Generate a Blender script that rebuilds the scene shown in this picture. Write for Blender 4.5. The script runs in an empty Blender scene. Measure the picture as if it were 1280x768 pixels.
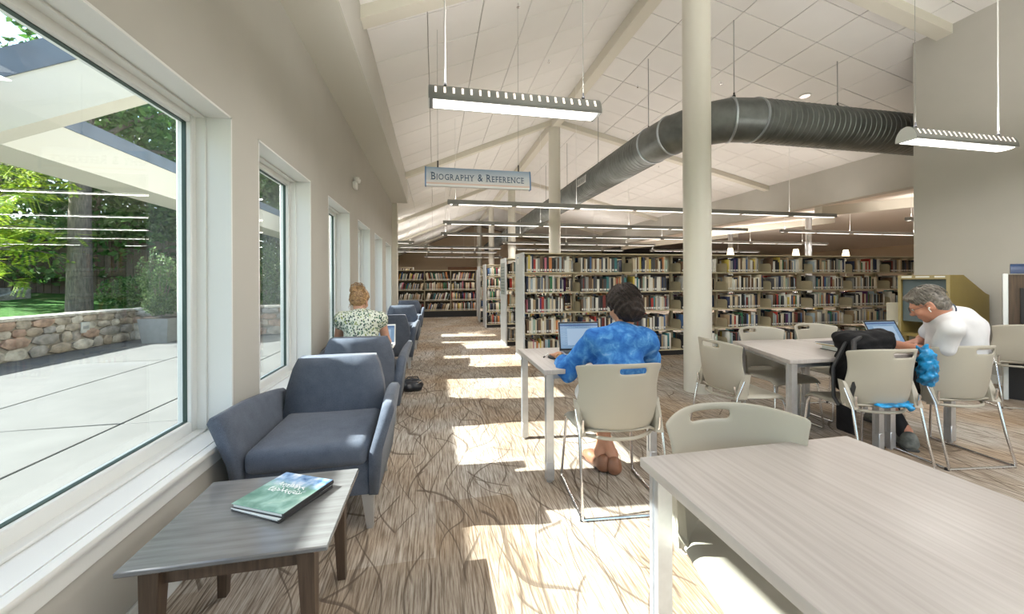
import bpy, bmesh, math, random
import numpy as np
from mathutils import Vector, Matrix, noise

S = bpy.context.scene
COL = S.collection

# ---------------------------------------------------------------- camera
cam_d = bpy.data.cameras.new('camera')
cam = bpy.data.objects.new('camera', cam_d)
COL.objects.link(cam)
cam_d.sensor_width = 36.0
cam_d.lens = 480.0 / 1280.0 * 36.0
cam_d.shift_y = (351.0 - 384.0) / 1280.0
cam_d.clip_start = 0.05
cam_d.clip_end = 300
YAW = math.atan(97.0 / 480.0)
cam.matrix_world = (Matrix.Translation((0, 0, 1.30)) @ Matrix.Rotation(-YAW, 4, 'Z')
                    @ Matrix.Rotation(math.pi / 2, 4, 'X') @ Matrix.Rotation(-0.0045, 4, 'Z'))
S.camera = cam

# ---------------------------------------------------------------- world, sun, exposure
S.view_settings.view_transform = 'Standard'
S.view_settings.look = 'None'
S.view_settings.gamma = 1.0
S.view_settings.exposure = 0.12
S.view_settings.use_curve_mapping = False
S.cycles.use_denoising = True
S.cycles.max_bounces = 8
S.cycles.diffuse_bounces = 5
S.cycles.transparent_max_bounces = 16
S.cycles.sample_clamp_indirect = 6.0
SUN_DIR = Vector((1.0, -0.115, -0.78)).normalized()
world = bpy.data.worlds.new('sky')
S.world = world
world.use_nodes = True
wn = world.node_tree
wn.nodes.clear()
wo = wn.nodes.new('ShaderNodeOutputWorld')
wb = wn.nodes.new('ShaderNodeBackground')
ws = wn.nodes.new('ShaderNodeTexSky')
ws.sky_type = 'NISHITA'
ws.sun_disc = False
ws.sun_elevation = math.asin(-SUN_DIR.z)
ws.sun_rotation = math.atan2(-SUN_DIR.x, -SUN_DIR.y)
ws.air_density = 1.0
ws.dust_density = 1.5
wb.inputs['Strength'].default_value = 0.50
wn.links.new(ws.outputs[0], wb.inputs[0])
wn.links.new(wb.outputs[0], wo.inputs[0])
sun_d = bpy.data.lights.new('sun', 'SUN')
sun_d.energy = 24.0
sun_d.angle = 0.009
sun_d.color = (1.0, 0.98, 0.96)
sun = bpy.data.objects.new('sun', sun_d)
COL.objects.link(sun)
sun.rotation_euler = SUN_DIR.to_track_quat('-Z', 'Y').to_euler()
LAMP = 0.55      # one factor for every lamp and added fill light of the room

# ---------------------------------------------------------------- helpers: tags
def tag(o, label=None, cat=None, group=None, kind=None):
    if label: o['label'] = label
    if cat: o['category'] = cat
    if group: o['group'] = group
    if kind: o['kind'] = kind
    return o

def empty(name, loc=(0, 0, 0), rz=0.0, parent=None):
    o = bpy.data.objects.new(name, None)
    COL.objects.link(o)
    o.location = loc
    o.rotation_euler = (0, 0, rz)
    o.empty_display_size = 0.1
    if parent: o.parent = parent
    return o

def link_mesh(name, me, parent=None):
    o = bpy.data.objects.new(name, me)
    COL.objects.link(o)
    if parent: o.parent = parent
    return o

def copy_tree(o, parent=None):
    c = o.copy()
    COL.objects.link(c)
    c.parent = parent
    for ch in list(o.children):
        copy_tree(ch, c)
    return c

# ---------------------------------------------------------------- helpers: materials
MATS = {}
def mat(name, col=(0.8, 0.8, 0.8), rough=0.5, metal=0.0, emit=None, estr=0.0, spec=0.5, coat=0.0, sheen=0.0,
        noise_amt=0.0, noise_scale=8.0, noise_stretch=(1, 1, 1), bump=0.0, bump_scale=60.0, coords='Object', trans=0.0):
    m = bpy.data.materials.new(name)
    m.use_nodes = True
    nt = m.node_tree
    b = nt.nodes['Principled BSDF']
    b.inputs['Base Color'].default_value = (*col, 1)
    b.inputs['Roughness'].default_value = rough
    b.inputs['Metallic'].default_value = metal
    b.inputs['Specular IOR Level'].default_value = spec
    if coat: b.inputs['Coat Weight'].default_value = coat
    if sheen: b.inputs['Sheen Weight'].default_value = sheen
    if trans: b.inputs['Transmission Weight'].default_value = trans
    if emit:
        b.inputs['Emission Color'].default_value = (*emit, 1)
        b.inputs['Emission Strength'].default_value = estr
    tc = nt.nodes.new('ShaderNodeTexCoord')
    if noise_amt:
        mp = nt.nodes.new('ShaderNodeMapping'); mp.inputs['Scale'].default_value = noise_stretch
        nz = nt.nodes.new('ShaderNodeTexNoise'); nz.inputs['Scale'].default_value = noise_scale; nz.inputs['Detail'].default_value = 5
        rp = nt.nodes.new('ShaderNodeValToRGB')
        lo = tuple(max(0, c * (1 - noise_amt)) for c in col); hi = tuple(min(1, c * (1 + noise_amt)) for c in col)
        rp.color_ramp.elements[0].position = 0.3; rp.color_ramp.elements[1].position = 0.7
        rp.color_ramp.elements[0].color = (*lo, 1); rp.color_ramp.elements[1].color = (*hi, 1)
        nt.links.new(tc.outputs[coords], mp.inputs[0]); nt.links.new(mp.outputs[0], nz.inputs[0])
        nt.links.new(nz.outputs['Fac'], rp.inputs[0]); nt.links.new(rp.outputs[0], b.inputs['Base Color'])
    if bump:
        n2 = nt.nodes.new('ShaderNodeTexNoise'); n2.inputs['Scale'].default_value = bump_scale; n2.inputs['Detail'].default_value = 3
        bp = nt.nodes.new('ShaderNodeBump'); bp.inputs['Strength'].default_value = bump; bp.inputs['Distance'].default_value = 0.01
        nt.links.new(tc.outputs[coords], n2.inputs[0]); nt.links.new(n2.outputs['Fac'], bp.inputs['Height'])
        nt.links.new(bp.outputs[0], b.inputs['Normal'])
    MATS[name] = m
    return m

def nodes_of(m):
    return m.node_tree, m.node_tree.nodes['Principled BSDF']

def N(nt, typ, **kw):
    n = nt.nodes.new(typ)
    for k, v in kw.items(): setattr(n, k, v)
    return n

def ramp(nt, stops, interp='LINEAR'):
    r = nt.nodes.new('ShaderNodeValToRGB')
    r.color_ramp.interpolation = interp
    e = r.color_ramp.elements
    while len(e) < len(stops): e.new(0.5)
    for i, (p, c) in enumerate(stops):
        e[i].position = p; e[i].color = (*c, 1)
    return r

def mixc(nt, fac, a, b, mode='MIX'):
    n = nt.nodes.new('ShaderNodeMix'); n.data_type = 'RGBA'; n.blend_type = mode
    for sock, v in ((n.inputs[0], fac), (n.inputs[6], a), (n.inputs[7], b)):
        if isinstance(v, (int, float)): sock.default_value = v
        elif isinstance(v, tuple): sock.default_value = (*v, 1)
        else: nt.links.new(v, sock)
    return n.outputs[2]

# ---------------------------------------------------------------- helpers: geometry
class MB:
    """collects shapes and links them as one mesh"""
    def __init__(self): self.bm = bmesh.new(); self.mi = 0
    def _f(self, vs):
        try:
            f = self.bm.faces.new(vs); f.material_index = self.mi; return f
        except ValueError: return None
    def verts(self, pts): return [self.bm.verts.new(p) for p in pts]
    def hexa(self, p):            # 8 points: bottom 4 ccw, top 4 ccw
        v = self.verts(p)
        for q in ((3, 2, 1, 0), (4, 5, 6, 7), (0, 1, 5, 4), (1, 2, 6, 5), (2, 3, 7, 6), (3, 0, 4, 7)):
            self._f([v[i] for i in q])
        return v
    def box(self, x0, x1, y0, y1, z0, z1, bev=0.0, seg=1):
        v = self.hexa([(x0, y0, z0), (x1, y0, z0), (x1, y1, z0), (x0, y1, z0), (x0, y0, z1), (x1, y0, z1), (x1, y1, z1), (x0, y1, z1)])
        if bev: self._bev(v, bev, seg)
        return v
    def _bev(self, v, bev, seg):
        es = {e for a in v for e in a.link_edges}
        bmesh.ops.bevel(self.bm, geom=list(es), offset=bev, segments=seg, affect='EDGES', profile=0.5, clamp_overlap=True)
    def obox(self, c, size, M=None, bev=0.0, seg=1):
        sx, sy, sz = (s / 2 for s in size)
        pts = [Vector(p) for p in ((-sx, -sy, -sz), (sx, -sy, -sz), (sx, sy, -sz), (-sx, sy, -sz), (-sx, -sy, sz), (sx, -sy, sz), (sx, sy, sz), (-sx, sy, sz))]
        M = M or Matrix()
        v = self.hexa([(M @ p) + Vector(c) for p in pts])
        if bev: self._bev(v, bev, seg)
        return v
    def tube(self, pts, r, n=10, cap=True):
        pts = [Vector(p) for p in pts]
        rs = r if isinstance(r, (list, tuple)) else [r] * len(pts)
        rings = []
        t0 = (pts[1] - pts[0]).normalized()
        a = t0.orthogonal().normalized()
        for i, p in enumerate(pts):
            if i == 0: t = t0
            elif i == len(pts) - 1: t = (pts[i] - pts[i - 1]).normalized()
            else:
                t = (pts[i + 1] - pts[i]).normalized() + (pts[i] - pts[i - 1]).normalized()
                t = t.normalized() if t.length > 1e-6 else (pts[i + 1] - pts[i]).normalized()
            a = (a - t * a.dot(t)).normalized()
            b = t.cross(a)
            rings.append([self.bm.verts.new(p + (a * math.cos(2 * math.pi * k / n) + b * math.sin(2 * math.pi * k / n)) * rs[i]) for k in range(n)])
        for i in range(len(rings) - 1):
            for k in range(n):
                self._f([rings[i][k], rings[i][(k + 1) % n], rings[i + 1][(k + 1) % n], rings[i + 1][k]])
        if cap:
            self._f(rings[0][::-1]); self._f(rings[-1])
    def lathe(self, prof, n=24, c=(0, 0, 0)):
        rings = [[self.bm.verts.new((c[0] + r * math.cos(2 * math.pi * k / n), c[1] + r * math.sin(2 * math.pi * k / n), c[2] + z)) for k in range(n)] for r, z in prof]
        for i in range(len(rings) - 1):
            for k in range(n):
                self._f([rings[i][k], rings[i][(k + 1) % n], rings[i + 1][(k + 1) % n], rings[i + 1][k]])
        self._f(rings[0][::-1]); self._f(rings[-1])
    def prism(self, poly, fn, t0, t1, bev=0.0, seg=1):    # poly 2d, fn(a,b,t) -> 3d
        lo = self.verts([fn(a, b, t0) for a, b in poly]); hi = self.verts([fn(a, b, t1) for a, b in poly])
        self._f(lo[::-1]); self._f(hi)
        n = len(poly)
        for i in range(n): self._f([lo[i], lo[(i + 1) % n], hi[(i + 1) % n], hi[i]])
        if bev: self._bev(lo + hi, bev, seg)
    def grid(self, fn, nu, nv, skip=None):
        vs = [[self.bm.verts.new(fn(i / nu, j / nv)) for j in range(nv + 1)] for i in range(nu + 1)]
        for i in range(nu):
            for j in range(nv):
                if skip and skip(i, j): continue
                self._f([vs[i][j], vs[i + 1][j], vs[i + 1][j + 1], vs[i][j + 1]])
    def loft(self, secs, closed=True, cap=True):
        rings = [self.verts(s) for s in secs]
        n = len(rings[0])
        for i in range(len(rings) - 1):
            for k in range(n if closed else n - 1):
                self._f([rings[i][k], rings[i][(k + 1) % n], rings[i + 1][(k + 1) % n], rings[i + 1][k]])
        if cap: self._f(rings[0][::-1]); self._f(rings[-1])
    def mesh(self, name, mats, smooth=False):
        me = bpy.data.meshes.new(name)
        bmesh.ops.recalc_face_normals(self.bm, faces=self.bm.faces)
        self.bm.to_mesh(me); self.bm.free()
        for m in (mats if isinstance(mats, (list, tuple)) else [mats]): me.materials.append(m)
        if smooth:
            for p in me.polygons: p.use_smooth = True
            if smooth != 'all': me.set_sharp_from_angle(angle=math.radians(40))
        return me
    def build(self, name, mats, parent=None, smooth=False):
        return link_mesh(name, self.mesh(name, mats, smooth), parent)

def one_box(name, m, ext, parent=None, bev=0.0, seg=1):
    b = MB(); b.box(*ext, bev=bev, seg=seg); return b.build(name, m, parent, smooth=bool(bev))

def structure(o): o['kind'] = 'structure'; return o

def subsurf(o, lv=1):
    m = o.modifiers.new('subsurf', 'SUBSURF'); m.levels = lv; m.render_levels = lv
def solidify(o, t, off=0.0):
    m = o.modifiers.new('solidify', 'SOLIDIFY'); m.thickness = t; m.offset = off
def bake(o):
    """turn the modifiers into plain mesh"""
    dg = bpy.context.evaluated_depsgraph_get()
    me = bpy.data.meshes.new_from_object(o.evaluated_get(dg))
    o.modifiers.clear(); o.data = me

def text_mesh(txt, size, m, name='lettering', parent=None, M=None, extrude=0.0015, sx=1.0, align='CENTER'):
    c = bpy.data.curves.new('t', 'FONT'); c.body = txt; c.size = size; c.extrude = extrude; c.align_x = align; c.align_y = 'CENTER'
    c.resolution_u = 3
    t = bpy.data.objects.new('t', c); COL.objects.link(t)
    dg = bpy.context.evaluated_depsgraph_get()
    me = bpy.data.meshes.new_from_object(t.evaluated_get(dg))
    bpy.data.objects.remove(t); bpy.data.curves.remove(c)
    me.transform(Matrix.Diagonal((sx, 1, 1, 1)))
    me.materials.clear(); me.materials.append(m)
    o = link_mesh(name, me, parent)
    if M is not None: o.matrix_local = M
    return o

# -------- smooth blended volumes for bodies, hair and cloth (surface nets)
class SDF:
    def __init__(self, res=0.008): self.p = []; self.res = res
    def cap(self, a, b, r1, r2=None, k=0.02): self.p.append(('c', np.array(a, float), np.array(b, float), r1, r1 if r2 is None else r2, k)); return self
    def ell(self, c, r, R=None, k=0.02, sub=False):
        self.p.append(('e', np.array(c, float), np.array(r, float), np.array(R.to_3x3() if R is not None else np.eye(3), float), sub, k)); return self
    def mesh(self, name, mats, disp=None, smooth_iter=2):
        lo = np.full(3, 1e9); hi = -lo
        for q in self.p:
            if q[0] == 'c':
                r = max(q[3], q[4]); lo = np.minimum(lo, np.minimum(q[1], q[2]) - r); hi = np.maximum(hi, np.maximum(q[1], q[2]) + r)
            elif not q[4]:
                r = q[2].max(); lo = np.minimum(lo, q[1] - r); hi = np.maximum(hi, q[1] + r)
        h = self.res; lo -= 4 * h + 0.01; hi += 4 * h + 0.01
        n = np.ceil((hi - lo) / h).astype(int) + 1
        D = np.full(n, 0.2, np.float32)
        ax = [lo[i] + h * np.arange(n[i]) for i in range(3)]
        for q in self.p:
            if q[0] == 'c':
                r = max(q[3], q[4]); l = np.minimum(q[1], q[2]) - r; u = np.maximum(q[1], q[2]) + r
            else:
                l = q[1] - q[2].max(); u = q[1] + q[2].max()
            mg = 0.03 + q[5] * 1.5
            i0 = np.clip(np.floor((l - mg - lo) / h).astype(int), 0, n - 1); i1 = np.clip(np.ceil((u + mg - lo) / h).astype(int) + 1, 1, n)
            X, Y, Z = np.meshgrid(ax[0][i0[0]:i1[0]], ax[1][i0[1]:i1[1]], ax[2][i0[2]:i1[2]], indexing='ij', sparse=False)
            P = np.stack([X, Y, Z], -1)
            if q[0] == 'c':
                ba = q[2] - q[1]; bb = max(ba @ ba, 1e-9)
                t = np.clip(((P - q[1]) @ ba) / bb, 0, 1)
                d = np.linalg.norm(P - q[1] - t[..., None] * ba, axis=-1) - (q[3] + (q[4] - q[3]) * t)
            else:
                L = (P - q[1]) @ q[3]
                k0 = np.linalg.norm(L / q[2], axis=-1); k1 = np.linalg.norm(L / (q[2] ** 2), axis=-1) + 1e-9
                d = k0 * (k0 - 1) / k1
            sl = tuple(slice(i0[i], i1[i]) for i in range(3))
            A = D[sl]; k = q[5]
            if q[0] == 'e' and q[4]:
                hh = np.maximum(k - np.abs(A + d), 0) / k; D[sl] = np.maximum(A, -d) + hh * hh * k * 0.25
            else:
                hh = np.maximum(k - np.abs(A - d), 0) / k; D[sl] = np.minimum(A, d) - hh * hh * k * 0.25
        if disp is not None:
            band = np.abs(D) < 0.04
            idx = np.argwhere(band); pts = lo + idx * h
            D[band] += disp(pts).astype(np.float32)
        # surface nets
        ins = D < 0
        c = [ins[i:n[0] - 1 + i, j:n[1] - 1 + j, k:n[2] - 1 + k] for i in (0, 1) for j in (0, 1) for k in (0, 1)]
        cnt = sum(x.astype(np.int8) for x in c)
        cell = (cnt > 0) & (cnt < 8)
        vid = -np.ones(cell.shape, int); ci = np.argwhere(cell); vid[cell] = np.arange(len(ci))
        acc = np.zeros((len(ci), 3)); w = np.zeros(len(ci))
        offs = [np.array((i, j, k)) for i in (0, 1) for j in (0, 1) for k in (0, 1)]
        for a in range(8):
            for b in range(a + 1, 8):
                if np.abs(offs[a] - offs[b]).sum() != 1: continue
                ia = ci + offs[a]; ib = ci + offs[b]
                da = D[ia[:, 0], ia[:, 1], ia[:, 2]]; db = D[ib[:, 0], ib[:, 1], ib[:, 2]]
                cr = (da < 0) != (db < 0)
                t = np.where(cr, da / np.where(cr, da - db, 1), 0)
                acc += np.where(cr[:, None], offs[a] + t[:, None] * (offs[b] - offs[a]), 0); w += cr
        V = lo + (ci + acc / w[:, None]) * h
        F = []
        for axn in range(3):
            u, v = (axn + 1) % 3, (axn + 2) % 3
            sl0 = [slice(None)] * 3; sl1 = [slice(None)] * 3
            sl0[axn] = slice(0, n[axn] - 1); sl1[axn] = slice(1, n[axn])
            s0 = ins[tuple(sl0)]; s1 = ins[tuple(sl1)]
            e = np.argwhere(s0 != s1)
            if not len(e): continue
            e = e[(e[:, u] > 0) & (e[:, v] > 0) & (e[:, u] < n[u] - 1) & (e[:, v] < n[v] - 1)]
            fl = s0[e[:, 0], e[:, 1], e[:, 2]]
            q4 = []
            for du, dv in ((-1, -1), (0, -1), (0, 0), (-1, 0)):
                g = e.copy(); g[:, u] += du; g[:, v] += dv
                q4.append(vid[g[:, 0], g[:, 1], g[:, 2]])
            q4 = np.stack(q4, 1)
            q4[~fl] = q4[~fl][:, ::-1]
            F.append(q4)
        F = np.concatenate(F)
        F = F[(F >= 0).all(1)]
        for _ in range(smooth_iter):
            s = np.zeros_like(V); m = np.zeros(len(V))
            for a, b in ((0, 1), (1, 2), (2, 3), (3, 0)):
                np.add.at(s, F[:, a], V[F[:, b]]); np.add.at(m, F[:, a], 1)
                np.add.at(s, F[:, b], V[F[:, a]]); np.add.at(m, F[:, b], 1)
            V = V * 0.5 + 0.5 * s / np.maximum(m, 1)[:, None]
        me = bpy.data.meshes.new(name)
        me.vertices.add(len(V)); me.vertices.foreach_set('co', V.astype(np.float32).ravel())
        me.loops.add(len(F) * 4); me.loops.foreach_set('vertex_index', F.astype(np.int32).ravel())
        me.polygons.add(len(F)); me.polygons.foreach_set('loop_start', np.arange(0, len(F) * 4, 4, dtype=np.int32))
        me.update(calc_edges=True); me.validate()
        me.polygons.foreach_set('use_smooth', np.ones(len(me.polygons), bool))
        for m in (mats if isinstance(mats, (list, tuple)) else [mats]): me.materials.append(m)
        return me
    def build(self, name, mats, parent=None, disp=None, smooth_iter=2):
        return link_mesh(name, self.mesh(name, mats, disp, smooth_iter), parent)

def raw_mesh(name, V, F, m, parent=None, cols=None, smooth=False):
    me = bpy.data.meshes.new(name)
    V = np.asarray(V, np.float32); F = np.asarray(F, np.int32); k = F.shape[1]
    me.vertices.add(len(V)); me.vertices.foreach_set('co', V.ravel())
    me.loops.add(F.size); me.loops.foreach_set('vertex_index', F.ravel())
    me.polygons.add(len(F)); me.polygons.foreach_set('loop_start', np.arange(0, F.size, k, dtype=np.int32))
    me.update(calc_edges=True)
    if cols is not None:
        a = me.color_attributes.new('Col', 'FLOAT_COLOR', 'CORNER')
        c = np.repeat(np.c_[np.asarray(cols, np.float32), np.ones(len(cols))], k, 0).astype(np.float32)
        a.data.foreach_set('color', c.ravel())
    if smooth: me.polygons.foreach_set('use_smooth', np.ones(len(F), bool))
    for q in (m if isinstance(m, (list, tuple)) else [m]): me.materials.append(q)
    return link_mesh(name, me, parent)

# ================================================================ materials
WALLC = (0.47, 0.455, 0.415)
m_wall = mat('wall_paint', WALLC, 0.85, spec=0.2, noise_amt=0.02, noise_scale=3, bump=0.04, bump_scale=180)
m_soffit = mat('soffit_paint', (0.64, 0.63, 0.57), 0.85, spec=0.2)
m_trim = mat('white_trim', (0.72, 0.73, 0.71), 0.35)
m_beam = mat('beam_paint', (0.66, 0.63, 0.55), 0.7, spec=0.25)
m_col = mat('column_paint', (0.62, 0.60, 0.53), 0.45)
m_panel = mat('ceiling_panel', (0.77, 0.755, 0.735), 0.95, spec=0.1, noise_amt=0.02, noise_scale=1.5, bump=0.08, bump_scale=320)
m_joint = mat('ceiling_joint', (0.22, 0.20, 0.18), 0.9, spec=0.1)
m_warmlit = mat('warm_lit_wall', (0.60, 0.49, 0.37), 0.9, spec=0.1)  # dim warm light of the far end put into the tan base
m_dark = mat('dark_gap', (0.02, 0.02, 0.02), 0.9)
m_black = mat('black_plastic', (0.015, 0.015, 0.017), 0.45)
m_chrome = mat('chrome', (0.78, 0.78, 0.8), 0.14, metal=1.0)
m_alu = mat('aluminium', (0.62, 0.64, 0.67), 0.35, metal=0.85, noise_amt=0.05, noise_scale=30)
m_white = mat('white_plastic', (0.8, 0.8, 0.78), 0.4)
m_chair = mat('putty_plastic', (0.385, 0.36, 0.30), 0.42, bump=0.03, bump_scale=400)
m_lens = mat('lamp_lens', (0.9, 0.9, 0.88), 0.4, emit=(1.0, 0.95, 0.88), estr=2.2)
m_slot = mat('lamp_slot', (0.9, 0.85, 0.8), 0.5, emit=(1.0, 0.86, 0.76), estr=1.2)
m_fixture = mat('fixture_grey', (0.30, 0.305, 0.295), 0.5)

def carpet():
    m = bpy.data.materials.new('carpet'); m.use_nodes = True
    nt, b = nodes_of(m)
    L = nt.links.new
    tc = N(nt, 'ShaderNodeTexCoord')
    # fine streaks along y
    mp = N(nt, 'ShaderNodeMapping'); mp.inputs['Scale'].default_value = (120, 5.0, 1)
    nz = N(nt, 'ShaderNodeTexNoise'); nz.inputs['Scale'].default_value = 1.0; nz.inputs['Detail'].default_value = 4; nz.inputs['Roughness'].default_value = 0.65
    L(tc.outputs['Object'], mp.inputs[0]); L(mp.outputs[0], nz.inputs[0])
    streak = ramp(nt, [(0.25, (0.12, 0.09, 0.068)), (0.42, (0.25, 0.215, 0.18)), (0.55, (0.42, 0.385, 0.34)), (0.75, (0.58, 0.55, 0.51))])
    L(nz.outputs['Fac'], streak.inputs[0])
    # broad tile-like tone shifts: planks 0.46 x 0.92
    br = N(nt, 'ShaderNodeTexBrick'); br.offset = 0.5
    br.inputs['Scale'].default_value = 1.0; br.inputs['Brick Width'].default_value = 0.92; br.inputs['Row Height'].default_value = 0.46
    br.inputs['Mortar Size'].default_value = 0.0
    br.inputs['Color1'].default_value = (0.66, 0.58, 0.49, 1); br.inputs['Color2'].default_value = (1.0, 1.02, 1.05, 1)
    mp2 = N(nt, 'ShaderNodeMapping'); mp2.inputs['Rotation'].default_value = (0, 0, math.pi / 2)
    L(tc.outputs['Object'], mp2.inputs[0]); L(mp2.outputs[0], br.inputs[0])
    wv = N(nt, 'ShaderNodeTexNoise'); wv.inputs['Scale'].default_value = 1.1; wv.inputs['Detail'].default_value = 2
    L(tc.outputs['Object'], wv.inputs[0])
    warm = ramp(nt, [(0.35, (0.86, 0.68, 0.5)), (0.6, (1.0, 1.0, 1.0))])
    L(wv.outputs['Fac'], warm.inputs[0])
    c1 = mixc(nt, 0.65, streak.outputs[0], br.outputs['Color'], 'MULTIPLY')
    c1 = mixc(nt, 0.7, c1, warm.outputs[0], 'MULTIPLY')
    # long curved grass-like strokes, several directions
    prev = c1
    hs = []
    for rot, sc, dist, seed, gl in ((0.30, 1.9, 5.0, 0.0, .46), (-0.42, 1.7, 6.0, 7.3, .47), (0.75, 1.4, 7.0, 15.1, .51), (-0.95, 1.3, 6.5, 22.7, .53), (0.05, 1.6, 8.0, 31.9, .48), (-.2, 2.1, 9.0, 44.0, .49)):
        mp3 = N(nt, 'ShaderNodeMapping'); mp3.inputs['Rotation'].default_value = (0, 0, rot); mp3.inputs['Location'].default_value = (seed, seed * .7, 0); mp3.inputs['Scale'].default_value = (1, .55, 1)
        L(tc.outputs['Object'], mp3.inputs[0])
        wa = N(nt, 'ShaderNodeTexWave', wave_type='BANDS', bands_direction='X', wave_profile='SAW')
        wa.inputs['Scale'].default_value = sc; wa.inputs['Distortion'].default_value = dist; wa.inputs['Detail'].default_value = 0.0; wa.inputs['Detail Scale'].default_value = 1.5
        L(mp3.outputs[0], wa.inputs[0])
        gate = N(nt, 'ShaderNodeTexNoise'); gate.inputs['Scale'].default_value = 2.6; gate.inputs['Detail'].default_value = 0
        mp4 = N(nt, 'ShaderNodeMapping'); mp4.inputs['Location'].default_value = (seed + 3, seed, 0); mp4.inputs['Rotation'].default_value = (0, 0, rot); mp4.inputs['Scale'].default_value = (1.4, .7, 1)
        L(tc.outputs['Object'], mp4.inputs[0]); L(mp4.outputs[0], gate.inputs[0])
        g2 = N(nt, 'ShaderNodeMapRange'); g2.inputs[1].default_value = gl; g2.inputs[2].default_value = gl + .03
        L(gate.outputs['Fac'], g2.inputs[0])
        ln = N(nt, 'ShaderNodeMapRange'); ln.inputs[1].default_value = .030; ln.inputs[2].default_value = .055; ln.inputs[3].default_value = 1; ln.inputs[4].default_value = 0
        L(wa.outputs['Fac'], ln.inputs[0])
        mu = N(nt, 'ShaderNodeMath', operation='MULTIPLY'); L(ln.outputs[0], mu.inputs[0]); L(g2.outputs[0], mu.inputs[1])
        m2 = N(nt, 'ShaderNodeMath', operation='MULTIPLY'); L(mu.outputs[0], m2.inputs[0]); m2.inputs[1].default_value = .74
        prev = mixc(nt, m2.outputs[0], prev, (0.10, 0.075, 0.055))
        hs.append(mu.outputs[0])
    L(prev, b.inputs['Base Color'])
    b.inputs['Roughness'].default_value = 0.95; b.inputs['Specular IOR Level'].default_value = 0.1
    su = N(nt, 'ShaderNodeMath', operation='SUBTRACT'); L(nz.outputs['Fac'], su.inputs[0]); L(hs[0], su.inputs[1])
    bp = N(nt, 'ShaderNodeBump'); bp.inputs['Strength'].default_value = 0.35; bp.inputs['Distance'].default_value = 0.006
    L(su.outputs[0], bp.inputs['Height']); L(bp.outputs[0], b.inputs['Normal'])
    return m
m_carpet = carpet()

def laminate(name, light, dark, scale=(70, 2.5, 1)):
    m = bpy.data.materials.new(name); m.use_nodes = True
    nt, b = nodes_of(m); L = nt.links.new
    tc = N(nt, 'ShaderNodeTexCoord'); mp = N(nt, 'ShaderNodeMapping'); mp.inputs['Scale'].default_value = scale
    nz = N(nt, 'ShaderNodeTexNoise'); nz.inputs['Scale'].default_value = 1.0; nz.inputs['Detail'].default_value = 6; nz.inputs['Roughness'].default_value = 0.6
    rp = ramp(nt, [(0.32, dark), (0.62, light)])
    L(tc.outputs['Object'], mp.inputs[0]); L(mp.outputs[0], nz.inputs[0]); L(nz.outputs['Fac'], rp.inputs[0]); L(rp.outputs[0], b.inputs['Base Color'])
    b.inputs['Roughness'].default_value = 0.38
    return m
m_lam = laminate('pale_ash_laminate', (0.43, 0.40, 0.38), (0.355, 0.32, 0.30))
m_walnut = laminate('dark_walnut', (0.10, 0.066, 0.044), (0.045, 0.028, 0.019), (60, 60, 3))
m_walnut_top = laminate('grey_walnut_top', (0.165, 0.165, 0.165), (0.12, 0.117, 0.115), (4, 50, 5))
nodes_of(m_walnut_top)[1].inputs['Roughness'].default_value = 0.24
nodes_of(m_walnut_top)[1].inputs['Coat Weight'].default_value = 0.6
nodes_of(m_walnut_top)[1].inputs['Coat Roughness'].default_value = 0.18

def fabric(name, a, bcol, sc=420):
    m = bpy.data.materials.new(name); m.use_nodes = True
    nt, b = nodes_of(m); L = nt.links.new
    tc = N(nt, 'ShaderNodeTexCoord')
    nz = N(nt, 'ShaderNodeTexNoise'); nz.inputs['Scale'].default_value = sc; nz.inputs['Detail'].default_value = 2
    n2 = N(nt, 'ShaderNodeTexNoise'); n2.inputs['Scale'].default_value = 14; n2.inputs['Detail'].default_value = 3
    rp = ramp(nt, [(0.3, a), (0.7, bcol)])
    ad = N(nt, 'ShaderNodeMath', operation='MULTIPLY_ADD'); ad.inputs[1].default_value = 0.35
    L(n2.outputs['Fac'], ad.inputs[0]); L(nz.outputs['Fac'], ad.inputs[2])
    sb = N(nt, 'ShaderNodeMath', operation='SUBTRACT'); sb.inputs[1].default_value = 0.175; L(ad.outputs[0], sb.inputs[0])
    L(tc.outputs['Object'], nz.inputs[0]); L(tc.outputs['Object'], n2.inputs[0]); L(sb.outputs[0], rp.inputs[0]); L(rp.outputs[0], b.inputs['Base Color'])
    b.inputs['Roughness'].default_value = 0.95; b.inputs['Specular IOR Level'].default_value = 0.15; b.inputs['Sheen Weight'].default_value = 0.15
    bp = N(nt, 'ShaderNodeBump'); bp.inputs['Strength'].default_value = 0.25; bp.inputs['Distance'].default_value = 0.003
    L(nz.outputs['Fac'], bp.inputs['Height']); L(bp.outputs[0], b.inputs['Normal'])
    return m
m_uph = fabric('slate_blue_upholstery', (0.062, 0.074, 0.098), (0.128, 0.148, 0.188))

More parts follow.
